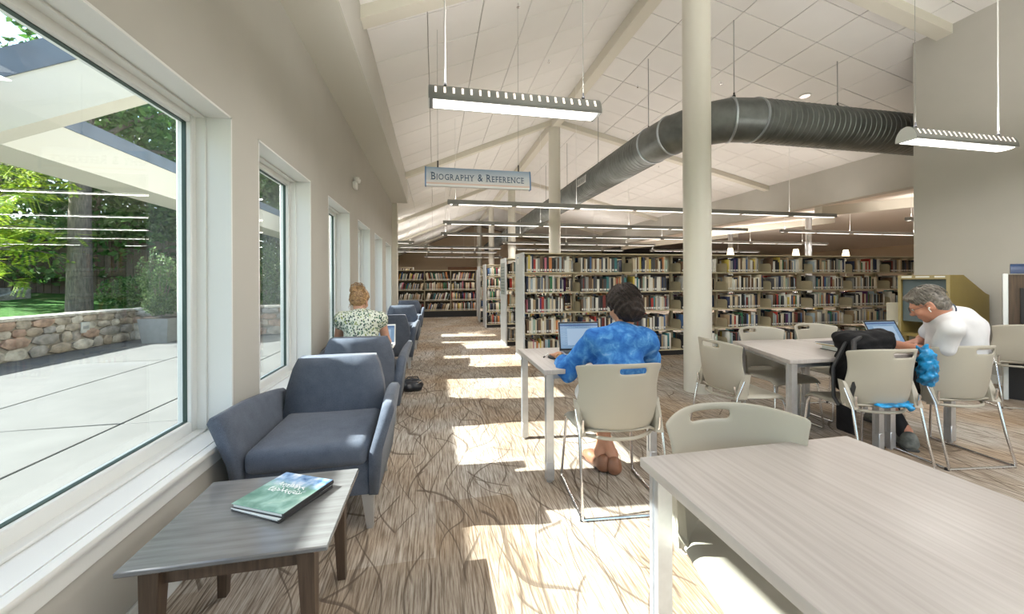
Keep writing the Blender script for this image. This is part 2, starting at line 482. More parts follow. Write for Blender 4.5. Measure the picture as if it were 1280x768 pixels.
def glass(name, tint=(0.93, 0.97, 0.96), strength=1.0):
    m = bpy.data.materials.new(name); m.use_nodes = True
    nt = m.node_tree; nt.nodes.clear(); L = nt.links.new
    o = N(nt, 'ShaderNodeOutputMaterial'); mx = N(nt, 'ShaderNodeMixShader')
    t = N(nt, 'ShaderNodeBsdfTransparent'); t.inputs[0].default_value = (*tint, 1)
    g = N(nt, 'ShaderNodeBsdfGlossy'); g.inputs['Roughness'].default_value = 0.01
    ge = N(nt, 'ShaderNodeNewGeometry'); dt = N(nt, 'ShaderNodeVectorMath', operation='DOT_PRODUCT'); L(ge.outputs['Normal'], dt.inputs[0]); L(ge.outputs['Incoming'], dt.inputs[1])
    ab = N(nt, 'ShaderNodeMath', operation='ABSOLUTE'); L(dt.outputs['Value'], ab.inputs[0])
    sb = N(nt, 'ShaderNodeMath', operation='SUBTRACT'); sb.inputs[0].default_value = 1.0; L(ab.outputs[0], sb.inputs[1])
    pw = N(nt, 'ShaderNodeMath', operation='POWER'); L(sb.outputs[0], pw.inputs[0]); pw.inputs[1].default_value = 5.0
    fr = N(nt, 'ShaderNodeMath', operation='MULTIPLY_ADD'); L(pw.outputs[0], fr.inputs[0]); fr.inputs[1].default_value = .96; fr.inputs[2].default_value = .04
    L(fr.outputs[0], mx.inputs[0]); L(t.outputs[0], mx.inputs[1]); L(g.outputs[0], mx.inputs[2]); L(mx.outputs[0], o.inputs[0])
    return m
m_glass = glass('window_glass')
def vcol(name, rough=0.6, spec=0.3, bump=0.0):
    m = bpy.data.materials.new(name); m.use_nodes = True
    nt, b = nodes_of(m)
    a = N(nt, 'ShaderNodeVertexColor', layer_name='Col'); nt.links.new(a.outputs[0], b.inputs['Base Color'])
    b.inputs['Roughness'].default_value = rough; b.inputs['Specular IOR Level'].default_value = spec
    return m
m_vbook = vcol('book_covers', 0.5)
# ================================================================ the setting
XW, XO = -1.09, -1.325            # inner and outer face of the window wall
Z_SILL, Z_HEAD = 0.50, 2.205
WIN = [(-1.6, 2.376), (2.70, 3.75), (4.33, 5.376), (5.93, 7.0), (7.53, 8.58), (9.18, 10.3)]
XS, Z_SOF = -0.68, 3.34          # soffit edge
XR = 3.10                        # ridge
KL, KR = 0.425, -0.225
def zl(x): return 3.92 + KL * (x - XS)
ZR = zl(XR)
def zr(x): return ZR + KR * (x - XR)
XH = 9.65                        # header wall of the next bay
XRW, YRW = 6.78, 4.28            # plain wall on the right and its far end
Y_BACK, Y_FAR = -4.2, 29.5

fl = structure(one_box('floor', m_carpet, (XO, 24.0, Y_BACK, Y_FAR, -0.25, 0.0)))

# window wall
b = MB()
ys = [Y_BACK]
for a, c in WIN: ys += [a, c]
ys.append(10.75)
for i in range(0, len(ys), 2): b.box(XO, XW, ys[i], ys[i + 1], -0.2, 4.3)
for a, c in WIN:
    b.box(XO, XW, a, c, -0.2, Z_SILL - 0.03); b.box(XO, XW, a, c, Z_HEAD, 4.3)
wl = structure(b.build('wall_left', m_wall))
structure(one_box('trim_1', m_beam, (XW, XW + 0.13, 10.55, 10.8, 0, Z_SOF + 0.35)))      # pilaster closing the window wall
structure(one_box('floor.001', m_carpet, (-3.4, XO, 10.75, Y_FAR, -0.25, 0.0)))
structure(one_box('wall_left.001', m_warmlit, (-3.4, -3.15, 10.75, Y_FAR, -0.2, 3.2)))
structure(one_box('wall_left.002', m_warmlit, (-3.4, XO, 10.7, 10.8, -0.2, 3.4)))
b = MB(); b.box(XW, XW + 0.014, Y_BACK, 10.55, 0.0, 0.115, bev=0.003)
structure(b.build('baseboard_left', m_trim, smooth=True))
b = MB(); b.box(XW, XS, Y_BACK, 10.42, Z_SOF, 4.05)
structure(b.build('trim_2', m_soffit))                                                    # boxed soffit along the window wall
structure(one_box('trim_3', m_wall, (XS - 0.004, XS + 0.004, Y_BACK, 10.424, Z_SOF + 0.006, 3.92)))

def window(i, y0, y1, mull=None):
    w = structure(empty('window_%d' % i, (XW, (y0 + y1) / 2, Z_SILL)))
    off = Matrix.Translation((-XW, -(y0 + y1) / 2, -Z_SILL))
    def put(mb, name, m, sm=True):
        mb.bm.transform(off); return mb.build(name, m, w, smooth=sm)
    # plaster return: jambs and head
    for ya, yb, nm in ((y0, y0 + 0.012, 'jamb'), (y1 - 0.012, y1, 'jamb')):
        q = MB(); q.box(XO, XW + 0.002, ya, yb, Z_SILL - 0.03, Z_HEAD); put(q, nm, m_trim, False)
    q = MB(); q.box(XO, XW + 0.002, y0, y1, Z_HEAD - 0.012, Z_HEAD); put(q, 'head', m_trim, False)
    # outer stop then sash frame
    def ring(xa, xb, ya, yb, za, zb, t, bev, name, m, tb=None):
        tb = tb or t
        q = MB()
        q.box(xa, xb, ya, ya + t, za, zb, bev=bev); q.box(xa, xb, yb - t, yb, za, zb, bev=bev)
        q.box(xa, xb, ya + t, yb - t, zb - t, zb, bev=bev); q.box(xa, xb, ya + t, yb - t, za, za + tb, bev=bev)
        return put(q, name, m)
    ya, yb, za, zb = y0 + 0.012, y1 - 0.012, Z_SILL, Z_HEAD - 0.012
    ring(-1.268, -1.205, ya, yb, za, zb, 0.012, 0.003, 'stop', m_trim)
    ring(-1.32, -1.25, ya + 0.006, yb - 0.006, za + 0.004, zb - 0.004, 0.048, 0.006, 'sash', m_trim, 0.062)
    ring(-1.292, -1.272, ya + 0.052, yb - 0.052, za + 0.065, zb - 0.052, 0.0045, 0.0, 'gasket', mat('gasket_green', (.03, .06, .05), .5) if 'gasket_green' not in MATS else MATS['gasket_green'])
    q = MB(); q.box(-1.288, -1.282, ya + 0.053, yb - 0.053, za + 0.066, zb - 0.053); put(q, 'pane', m_glass, False)
    # stool and apron
    q = MB(); q.box(-1.32, XW, y0 + 0.013, y1 - 0.013, Z_SILL - 0.03, Z_SILL)
    q.box(XW, XW + 0.045, y0 - 0.03, y1 + 0.03, Z_SILL - 0.03, Z_SILL, bev=0.010, seg=2)
    put(q, 'sill', m_trim)
    q = MB(); q.box(XW, XW + 0.016, y0 - 0.02, y1 + 0.02, Z_SILL - 0.105, Z_SILL - 0.03, bev=0.003); put(q, 'apron', m_trim)
    return w
for i, (a, c) in enumerate(WIN): window(i + 1, a, c)

# right wall, back wall with an unseen window added for fill light, far walls
structure(one_box('wall_right', m_wall, (XRW, XRW + 0.2, Y_BACK, YRW, -0.2, 5.6)))
structure(one_box('baseboard_right', m_trim, (XRW - 0.014, XRW, Y_BACK, YRW, 0, 0.11)))
b = MB()
b.box(XO, XRW + 0.2, Y_BACK - 0.2, Y_BACK, -0.2, 0.5); b.box(XO, XRW + 0.2, Y_BACK - 0.2, Y_BACK, 3.7, 5.8)
for x in (XO, 1.0, 3.4, 5.8): b.box(x, x + (0.6 if x < 5 else 1.2), Y_BACK - 0.2, Y_BACK, 0.5, 3.7)
structure(b.build('wall_back', m_wall))
wb_ = structure(empty('window_7', (2.5, Y_BACK - 0.1, 0.5)))
for xa, xb in ((XO + 0.6, 1.0), (1.6, 3.4), (4.0, 5.8)):
    q = MB(); q.box(xa, xb, -0.003, 0.003, 0, 3.2); q.bm.transform(Matrix.Translation((-2.5, 0, 0))); q.build('pane', m_glass, wb_)
structure(one_box('wall_far', m_warmlit, (-4, 24, Y_FAR, Y_FAR + 0.2, -0.2, 6.2)))
structure(one_box('wall_far.001', m_warmlit, (23.8, 24, 3.0, Y_FAR, -0.2, 5.2)))
# header wall between the bays (open underneath)
b = MB(); b.box(XH, XH + 0.25, YRW + 0.2, Y_FAR, 3.2, 4.4)
structure(b.build('wall_header', m_wall))
structure(one_box('wall_right.001', m_wall, (XRW + 0.2, 24, YRW - 0.25, YRW, -0.2, 5.2)))
bq = MB()
bq.hexa([(XH + .25, YRW, 3.2), (17, YRW, 4.0), (17, Y_FAR, 4.0), (XH + .25, Y_FAR, 3.2), (XH + .25, YRW, 3.4), (17, YRW, 4.2), (17, Y_FAR, 4.2), (XH + .25, Y_FAR, 3.4)])
bq.hexa([(17, YRW, 4.0), (24, YRW, 3.0), (24, Y_FAR, 3.0), (17, Y_FAR, 4.0), (17, YRW, 4.2), (24, YRW, 3.2), (24, Y_FAR, 3.2), (17, Y_FAR, 4.2)])
structure(bq.build('ceiling_bay', mat('bay_ceiling', (0.74, 0.67, 0.60), 0.9, spec=0.1)))
for y in (8.2, 13.5, 19.0):
    q = MB(); q.box(XH + .25, 17, y, y + .2, 0, 0.01)
    for v in q.bm.verts: v.co.z = 3.2 + (v.co.x - XH - .25) * 0.8 / (17 - XH - .25) - (0.26 if v.co.z < 0.005 else 0)
    structure(q.build('beam', m_beam))

# main ceiling: backing, beams and panels
cl = MB()
def slab(x0, x1, y0, y1, zf, off=0.014, th=0.12):
    cl.hexa([(x0, y0, zf(x0) + off), (x1, y0, zf(x1) + off), (x1, y1, zf(x1) + off), (x0, y1, zf(x0) + off),
             (x0, y0, zf(x0) + th), (x1, y0, zf(x1) + th), (x1, y1, zf(x1) + th), (x0, y1, zf(x0) + th)])
slab(XW, XR, Y_BACK - .2, 10.42, zl); slab(-3.4, XR, 10.42, Y_FAR, zl)
slab(XR, XH + .25, Y_BACK - .2, Y_FAR, zr)
ceil = structure(cl.build('ceiling', m_joint))
NXL, NXR, PY = 6, 10, 0.605
def panel_mesh(w, l, g):
    q = MB(); q.box(-w / 2 + g, w / 2 - g, -l / 2 + g, l / 2 - g, 0.0, 0.016, bev=0.004)
    return q.mesh('panel', m_panel)
rnd = random.Random(4)
def panels(xa, xb, n, zf, k, y0, rows, ylo):
    ang = -math.atan(k); step = (xb - xa) / n; w = step / math.cos(ang)
    me = panel_mesh(w, PY, 0.0045)
    for r in range(rows):
        for i in range(n):
            o = link_mesh('panel', me, ceil)
            x = xa + (i + .5) * step
            o.location = (x, ylo + (r + .5) * PY, zf(x) - 0.002 + rnd.uniform(-.0015, .0015)); o.rotation_euler = (0, ang, 0)
YP0 = 4.84 - 4 * PY
panels(XS, XR - 0.06, NXL, zl, KL, 0, 20, YP0)
panels(XR + 0.06, XH, NXR, zr, KR, 0, 20, YP0)
ceil2 = MB()
def far_panels(xa, xb, n, zf, k, ya, yb):
    step = (xb - xa) / n; ry = math.ceil((yb - ya) / PY)
    for r in range(ry):
        for i in range(n):
            x0, x1 = xa + i * step + .004, xa + (i + 1) * step - .004; a, c = ya + r * PY + .004, ya + (r + 1) * PY - .004
            ceil2.hexa([(x0, a, zf(x0) - .002), (x1, a, zf(x1) - .002), (x1, c, zf(x1) - .002), (x0, c, zf(x0) - .002), (x0, a, zf(x0) + .013), (x1, a, zf(x1) + .013), (x1, c, zf(x1) + .013), (x0, c, zf(x0) + .013)])
YP1 = YP0 + 20 * PY
far_panels(-3.2, XR - .06, 10, zl, KL, YP1, Y_FAR - .6); far_panels(XR + .06, XH, NXR, zr, KR, YP1, Y_FAR - .6)
far_panels(XS, XR - .06, NXL, zl, KL, YP0 - 10 * PY, YP0 - .01); far_panels(XR + .06, XH, NXR, zr, KR, YP0 - 10 * PY, YP0 - .01)
far_panels(-3.2, XS, 4, zl, KL, 10.45, YP1 - .3)
tag(ceil2.build('panels_beyond', m_panel, ceil), kind='stuff')

rd = MB(); rd.box(XR - .10, XR + .10, Y_BACK, Y_FAR, 5.28, ZR + .02, bev=0.006); structure(rd.build('beam', m_beam))
for y in (-1.9, 3.93, 9.65, 15.35, 21.05, 26.75):
    for sgn in (0, 1):
        q = MB()
        if sgn == 0:
            xa, xb, zf = (XS if y < 10.4 else -3.2), XR - .1, zl
        else: xa, xb, zf = XR + .1, XH + .0, zr
        d = 0.13
        q.hexa([(xa, y - .085, zf(xa) - d), (xb, y - .085, zf(xb) - d), (xb, y + .085, zf(xb) - d), (xa, y + .085, zf(xa) - d),
                (xa, y - .085, zf(xa) + .01), (xb, y - .085, zf(xb) + .01), (xb, y + .085, zf(xb) + .01), (xa, y + .085, zf(xa) + .01)])
        structure(q.build('beam', m_beam))
for i, y in enumerate((3.98, 9.65, 15.35, 21.05, 26.75)):
    c = MB(); c.lathe([(0.152, 0.0), (0.152, 5.30)], 40); structure(c.build('column', m_col, smooth=True)).location = (XR - (0.08 if i == 0 else 0.0), y, 0)
for x, y in ((13.4, 11.6), (13.6, 15.6)):
    c = MB(); c.lathe([(0.1, 0.0), (0.1, 3.55)], 20); structure(c.build('column', m_alu, smooth=True)).location = (x, y, 0)
# timber fascia and dark slot seen deep in the room
m_wood = laminate('orange_timber', (0.30, 0.12, 0.04), (0.16, 0.06, 0.02), (3, 60, 60))
structure(one_box('trim_4', m_wood, (1.0, 4.2, Y_FAR - .25, Y_FAR, 1.75, 2.35)))
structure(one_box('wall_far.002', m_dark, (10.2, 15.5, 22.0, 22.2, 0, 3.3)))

# ================================================================ outside
m_conc = mat('patio_concrete', (0.118, 0.117, 0.110), 0.85, spec=0.2, noise_amt=0.10, noise_scale=1.7, bump=0.12, bump_scale=120)
m_grass = mat('lawn', (0.045, 0.12, 0.022), 0.9, spec=0.1, noise_amt=0.5, noise_scale=18, bump=0.6, bump_scale=200)
pat = structure(empty('patio', (-4.0, 4.0, 0)))
jx = [-30, -5.98, -4.40, -2.83, XO]; jy = [-12, -2.4, 0.9, 4.18, 7.45, 10.7, 22]
for i in range(4):
    for j in range(6):
        q = MB(); q.box(jx[i] + .009, jx[i + 1] - .009, jy[j] + .009, jy[j + 1] - .009, -0.1, -0.002, bev=0.006)
        q.bm.transform(Matrix.Translation((4, -4, 0))); q.build('slab', m_conc, pat, smooth=True)
q = MB(); q.box(-30, XO, -12, 22, -0.3, -0.02); q.bm.transform(Matrix.Translation((4, -4, 0))); q.build('joint_bed', m_dark, pat)
structure(one_box('ground', m_grass, (-60, 60, -60, 60, -0.42, -0.32)))
# raised lawn behind the stone wall
q = MB()
def zlawn(x, y): return 0.48 + max(0, (-7.2 - x)) * 0.05 + max(0, y - 11.0) * 0.045
nx, ny = 14, 14
q.grid(lambda u, v: (-30 + u * 23.0, -10 + v * 40, zlawn(-30 + u * 23.0, -10 + v * 40)), nx, ny)
q.grid(lambda u, v: (-7.0 + u * 5.6, 10.75 + v * 20, zlawn(-7.0 + u * 5.6, 10.75 + v * 20)), 6, 10)
structure(q.build('lawn', m_grass))

# stone wall: two runs, every stone a part
m_mortar = mat('wall_mortar', (0.30, 0.265, 0.22), 0.95, bump=0.5, bump_scale=70)
m_stones = [mat('wall_stone', c, 0.85, spec=0.2, noise_amt=0.38, noise_scale=9, bump=0.5, bump_scale=40) for c in
            ((0.36, 0.31, 0.25), (0.42, 0.37, 0.31), (0.36, 0.25, 0.19), (0.30, 0.275, 0.25), (0.46, 0.42, 0.36), (0.33, 0.27, 0.21))]
sw = tag(empty('stone_wall', (-6.85, 6.0, 0)), 'low rubble stone retaining wall edging the sunny patio outside', 'wall')
def stone_run(p0, p1, h, rs, thick=0.35):
    p0 = Vector(p0); p1 = Vector(p1); d = (p1 - p0); L = d.length; d.normalize(); nrm = Vector((d.y, -d.x, 0))   # nrm: towards the building
    R = random.Random(rs)
    org = Vector(sw.location)
    def P(s, t, z): return p0 + d * s + nrm * t + Vector((0, 0, z)) - org
    q = MB(); q.prism([(0, 0), (L, 0), (L, h - .03), (0, h - .03)], lambda a, c, t: P(a, t, c), -thick, 0.0)
    q.build('mortar_core', m_mortar, sw)
    # irregular courses
    seeds = []
    z = 0.0
    rows = [0.20, 0.18, 0.14, 0.15]
    cells = []
    for ri, rh in enumerate(rows):
        s = -R.uniform(0, .2)
        while s < L:
            w = R.uniform(0.16, 0.42) * (1.2 if rh > .17 else 0.95)
            cells.append((s, min(s + w, L + .1), z, z + rh)); s += w
        z += rh
    for (s0, s1, z0, z1) in cells:
        n = R.choice((6, 7, 8)); cx, cz = (s0 + s1) / 2, (z0 + z1) / 2; hw, hh = (s1 - s0) / 2 + .012, (z1 - z0) / 2 + .012
        a0 = R.uniform(0, 6.28); ring = []
        for k in range(n):
            a = a0 + k * 2 * math.pi / n
            ca, sa = math.cos(a), math.sin(a)
            e = (abs(ca) ** 3.2 + abs(sa) ** 3.2) ** (-1 / 3.2) * R.uniform(.84, 1.0)
            ring.append((cx + ca * hw * e, min(max(cz + sa * hh * e, 0.0), h - .06)))
        pr = R.uniform(0.03, 0.07)
        q = MB()
        q.loft([[P(x, -.02, zz) for x, zz in ring], [P(x, pr * .7, zz) for x, zz in ring],
                [P(cx + (x - cx) * .72 + R.uniform(-.01, .01), pr, cz + (zz - cz) * .72) for x, zz in ring]])
        q.build('stone', R.choice(m_stones), sw, smooth=True)
    # cap stones
    s = 0
    while s < L:
        w = R.uniform(.35, .65); q = MB()
        e = min(s + w, L)
        q.prism([(s + .006, h - .065), (e - .006, h - .065), (e - .006, h - R.uniform(0, .012)), (s + .006, h - R.uniform(0, .012))], lambda a, c, t: P(a, t, c), -thick - .02, 0.05 + R.uniform(0, .02), bev=0.012)
        q.build('cap_stone', R.choice(m_stones[1:2] + m_stones[4:5]), sw, smooth=True); s += w
stone_run((-6.93, 6.6, 0), (-6.70, 10.2, 0), 0.72, 1)
stone_run((-6.70, 10.25, 0), (-3.0, 10.55, 0), 0.72, 2)
q = MB(); q.box(-0.012, 0.02, -.09, .09, -.105, .105, bev=0.008); sl = q.build('step_light', mat('light_frame', (.5, .5, .47), .5), None, smooth=True)
sl.location = (-6.73, 9.05, 0.42)
tag(sl, 'square grey step light set in the stone wall outside', 'light')
q = MB(); q.box(0.018, 0.026, -.062, .062, -.03, .03, bev=0.003); q.build('light_louvre', m_fixture, sl)
# planter and its shrub
pl = tag(empty('planter', (-5.85, 9.75, 0)), 'square grey concrete planter before the stone wall outside', 'planter')
q = MB()
q.hexa([(-.23, -.23, 0), (.23, -.23, 0), (.23, .23, 0), (-.23, .23, 0), (-.28, -.28, .52), (.28, -.28, .52), (.28, .28, .52), (-.28, .28, .52)])
q.build('pot', mat('planter_concrete', (0.22, 0.225, 0.22), 0.8, noise_amt=0.1, noise_scale=12), pl)
q = MB(); q.box(-.25, .25, -.25, .25, .50, .53); q.build('soil', mat('soil', (0.05, 0.035, 0.022), 0.95), pl)

# foliage
def leafmat(name, cols, tr=0.35):
    m = bpy.data.materials.new(name); m.use_nodes = True
    nt, bs = nodes_of(m); L = nt.links.new
    a = N(nt, 'ShaderNodeVertexColor', layer_name='Col'); L(a.outputs[0], bs.inputs['Base Color'])
    bs.inputs['Roughness'].default_value = 0.55
    t = N(nt, 'ShaderNodeBsdfTranslucent'); L(a.outputs[0], t.inputs[0])
    mx = N(nt, 'ShaderNodeMixShader'); mx.inputs[0].default_value = tr
    L(bs.outputs[0], mx.inputs[1]); L(t.outputs[0], mx.inputs[2]); L(mx.outputs[0], nt.nodes['Material Output'].inputs[0])
    return m
m_leaf = leafmat('leaves', None)
def leaf_cloud(name, parent, centres, radii, n, size, pal, seed, aspect=0.5, kind=True):
    R = np.random.default_rng(seed)
    C = np.asarray(centres, float); r = np.asarray(radii, float)
    w = r[:, 0] * r[:, 1]; ci = R.choice(len(C), n, p=w / w.sum())
    u = R.normal(size=(n, 3)); u /= np.linalg.norm(u, axis=1)[:, None]
    rad = R.uniform(0.55, 1.0, n) ** 0.6
    P = C[ci] + u * r[ci] * rad[:, None]
    d = R.normal(size=(n, 3)); d[:, 2] -= 0.25; d /= np.linalg.norm(d, axis=1)[:, None]
    e = np.cross(d, R.normal(size=(n, 3))); e /= np.linalg.norm(e, axis=1)[:, None]
    s = size * R.uniform(0.6, 1.3, n)[:, None]
    nrm = np.cross(d, e)
    V = np.stack([P - d * s, P + e * s * aspect + nrm * s * .15, P + d * s, P - e * s * aspect + nrm * s * .15], 1).reshape(-1, 3)
    F = np.arange(n * 4).reshape(n, 4)
    pal = np.asarray(pal); k = R.integers(0, len(pal), n)
    o = raw_mesh(name, V, F, m_leaf, parent, cols=pal[k] * R.uniform(0.75, 1.2, n)[:, None])
    if kind: o['kind'] = 'stuff'
    return o
DG = [(0.025, 0.075, 0.018), (0.045, 0.12, 0.025), (0.07, 0.16, 0.035), (0.035, 0.085, 0.03)]
MG = [(0.07, 0.17, 0.03), (0.11, 0.22, 0.05), (0.05, 0.13, 0.03), (0.14, 0.26, 0.07)]
YG = [(0.32, 0.42, 0.03), (0.42, 0.50, 0.05), (0.24, 0.36, 0.03), (0.16, 0.28, 0.03)]
SG = [(0.12, 0.19, 0.07), (0.18, 0.26, 0.10), (0.09, 0.15, 0.06)]
m_bark = mat('bark', (0.15, 0.125, 0.10), 0.95, noise_amt=0.4, noise_scale=6, noise_stretch=(6, 6, 1), bump=0.9, bump_scale=25)
def tree(name, loc, label, h, r, cen, rad, n, size, pal, seed, trunk_r=0.2, lean=(0, 0)):
    t = tag(empty(name, loc), label, 'tree')
    q = MB(); q.tube([(0, 0, -.3), (lean[0] * .1, lean[1] * .1, h * .3), (lean[0] * .5, lean[1] * .5, h * .7), (lean[0], lean[1], h)], [trunk_r * 1.25, trunk_r, trunk_r * .8, trunk_r * .35], 12)
    R = random.Random(seed)
    for c in cen[:6]:
        q.tube([(lean[0] * .5, lean[1] * .5, h * .55), ((c[0] + lean[0] * .5) * .55, (c[1] + lean[1] * .5) * .55, (h * .55 + c[2]) / 2 + .2), c], [trunk_r * .4, trunk_r * .25, trunk_r * .08], 7)
    q.build('trunk', m_bark, t, smooth=True)
    leaf_cloud('foliage', t, cen, rad, n, size, pal, seed)
    return t
tree('shade_tree', (-8.55, 11.35, .55), 'tall shade tree with a thick grey trunk behind the stone wall', 7.5, 0,
     [(-1.0, .6, 5.0), (1.3, 1.2, 5.6), (-.2, 2.2, 6.4), (1.6, 3.2, 4.6), (-2.0, 2.0, 6.2), (.3, .8, 7.6)], [(1.7, 1.6, 1.2)] * 5 + [(2.2, 1.9, 1.2)], 9000, 0.11, MG, 11, 0.20, (.1, .1))
R = random.Random(8)
bg = [((-14.5, 13.5), 8.5, DG), ((-12.0, 16.5), 7.0, MG), ((-16.5, 17.5), 9.5, DG), ((-10.0, 18.5), 8.0, DG), ((-7.6, 17.0), 6.6, MG), ((-5.2, 16.6), 6.0, DG), ((-18, 22), 11, DG), ((-11.5, 24), 11, MG), ((-5.5, 23), 9, DG), ((-25, 27), 13, DG), ((-16, 30), 13, DG)]
for i, ((x, y), h, pal) in enumerate(bg):
    cen = [(R.uniform(-1.9, 1.9), R.uniform(-1.6, 1.6), z) for z in np.linspace(1.0, h - 1, 7)]
    rad = [(R.uniform(1.5, 2.3), R.uniform(1.5, 2.1), R.uniform(1.0, 1.5)) for _ in cen]
    lab = ['dark leafy tree farthest left through the big window', 'mid green tree rising behind the thick grey trunk', 'tall dark tree deep in the garden on the left',
           'dense dark tree between the trunk and the planter shrub', 'bushy mid green tree beyond the planter shrub', 'dark bushy tree seen at the big window right edge',
           'very tall dark tree at the back of the garden, left', 'very tall pale green tree at the back of the garden', 'tall dark tree at the back of the garden, right', 'dark tree closing the far left corner of the garden', 'dark tree far behind the thick grey trunk'][i]
    tree('garden_tree', (x, y, .5), lab, h * .75, 0, cen, rad, 9000, 0.13, pal, 20 + i, 0.22)
# locust branch in bright leaf, close to the window
lb = tag(empty('leafy_branch', (-9.6, 9.9, 0.5)), 'bright yellow-green leafy young tree lit by sun behind the stone wall', 'tree')
q = MB(); Rr = np.random.default_rng(5)
q.tube([(0, 0, -.2), (.1, .2, 1.4), (.3, .5, 2.6), (.2, .7, 3.6)], [.07, .06, .045, .02], 8)
tips = []
for k in range(26):
    a = Rr.uniform(-.6, 2.2); z0 = Rr.uniform(.9, 3.2); ln = Rr.uniform(.7, 1.7)
    s0 = Vector((.15, .3, z0)); e0 = s0 + Vector((math.cos(a) * ln, math.sin(a) * ln, Rr.uniform(-.25, .55)))
    q.tube([s0, (s0 + e0) / 2 + Vector((0, 0, .12)), e0], [.018, .012, .005], 5); tips.append((s0, e0))
q.build('stem', m_bark, lb, smooth=True)
V = []; F = []; Cc = []
for s0, e0 in tips:
    for j in range(15):
        f = Rr.uniform(.25, 1.05); p = s0.lerp(e0, f) + Vector((0, 0, .1))
        ax = Vector(Rr.normal(size=3)); ax.z = ax.z * .4 - .45; ax.normalize(); sd = ax.cross(Vector((0, 0, 1))).normalized()
        up = sd.cross(ax)
        for q_ in range(1, 8):
            for sg in (-1, 1):
                c = p + ax * (.045 * q_); d = (sd * sg + ax * .45).normalized() * .10; w = ax * .022
                i0 = len(V); V += [c, c + d * .5 + w + up * .01, c + d, c + d * .5 - w + up * .01]; F.append((i0, i0 + 1, i0 + 2, i0 + 3)); Cc.append(np.array(YG[Rr.integers(0, 4)]) * Rr.uniform(.8, 1.25))
o = raw_mesh('foliage', [tuple(v) for v in V], F, m_leaf, lb, cols=Cc); o['kind'] = 'stuff'
sh = tag(empty('potted_shrub', (-5.85, 9.75, .53)), 'wispy grey-green shrub growing in the square concrete planter', 'shrub')
q = MB()
for k in range(9):
    a = k * .7; q.tube([(0, 0, 0), (.1 * math.cos(a), .1 * math.sin(a), .5), (.28 * math.cos(a + .3), .28 * math.sin(a + .3), 1.15)], [.012, .009, .004], 5)
q.build('stem', m_bark, sh)
leaf_cloud('foliage', sh, [(.03 * k, .05 * (k % 3), .3) for k in (-3, 0, 3)] + [(.30 * math.cos(k * .7 + .2), .30 * math.sin(k * .7 + .2), .72 + .13 * (k % 3)) for k in range(9)] + [(.12 * math.cos(k * 2), .12 * math.sin(k * 2), 1.05 + .1 * k) for k in range(3)], [(.25, .25, .25)] * 3 + [(.11, .11, .34)] * 9 + [(.09, .09, .3)] * 3, 4200, .030, SG, 3)
for i, (x, y, lab) in enumerate(((-8.2, 13.0, 'low round shrub behind the stone wall near the trunk'), (-6.6, 13.2, 'low broad shrub behind the planter'), (-4.9, 12.6, 'tall shrub at the right edge of the big window'))):
    s = tag(empty('garden_shrub', (x, y, .55)), lab, 'shrub')
    q = MB(); q.tube([(0, 0, -.1), (0, 0, .5)], .03, 6); q.build('stem', m_bark, s)
    leaf_cloud('foliage', s, [(0, 0, .5 + .4 * (i == 2)), (.5, .2, .4), (-.5, .1, .45)], [(.7, .6, .5 + .5 * (i == 2))] * 3, 3500, .05, MG if i != 1 else DG, 40 + i)
# timber fence and garden steps
m_fence = mat('fence_timber', (0.12, 0.085, 0.06), 0.9, noise_amt=0.3, noise_scale=10, noise_stretch=(8, 8, 1))
fe = tag(empty('board_fence', (-16, 15.5, 1.0)), 'weathered brown board fence at the back of the garden', 'fence')
for k in range(46):
    q = MB(); q.box(k * .21, k * .21 + .19, 0, .03, -.1, 1.7 + .02 * (k % 3), bev=0.005); q.build('board', m_fence, fe)
q = MB(); q.box(0, 9.7, .03, .08, .4, .5); q.box(0, 9.7, .03, .08, 1.3, 1.4); q.build('rail', m_fence, fe)
stp = tag(empty('garden_steps', (-11.9, 12.0, .45)), 'grey stone garden steps rising left of the lawn outside', 'steps')
for k in range(5):
    q = MB(); q.box(-2.0, 0.0, k * .32, k * .32 + .36, -.1, .14 * (k + 1), bev=0.015); q.build('step', m_stones[3], stp, smooth=True)
q = MB(); q.hexa([(0, -.3, -.1), (.16, -.3, -.1), (.16, 2.0, -.1), (0, 2.0, -.1), (0, -.3, .02), (.16, -.3, .02), (.16, 2.0, .72), (0, 2.0, .72)]); q.build('cheek_wall', m_stones[1], stp)

# pergola: long beam with metal cap, one diagonal arm back to the building
m_stucco = mat('pergola_stucco', (0.62, 0.585, 0.50), 0.9, spec=0.15, bump=0.1, bump_scale=90)
m_cap = mat('zinc_cap', (0.115, 0.145, 0.185), 0.6, spec=0.3, noise_amt=0.15, noise_scale=4)
pg = tag(empty('pergola', (-4.1, 4.5, 0)), 'cream stucco pergola with blue-grey metal capping over the patio', 'pergola')
def beam(p0, p1, w, z0, z1, zc, name):
    p0 = Vector(p0); p1 = Vector(p1); d = (p1 - p0).normalized(); n = Vector((-d.y, d.x, 0)); o0 = Vector(pg.location)
    def box(hw, za, zb, m, nm):
        q = MB(); q.hexa([tuple(Vector((*(p + n * s).xy, z)) - o0) for z in (za, zb) for p, s in ((p0, -hw), (p1, -hw), (p1, hw), (p0, hw))]); q.build(nm, m, pg)
    box(w / 2, z0, zc, m_stucco, name); box(w / 2 + .012, zc, z1, m_cap, 'metal_cap')
beam((-4.11, -9, 0), (-4.11, 13.5, 0), 0.57, 2.55, 3.10, 2.94, 'long_beam')
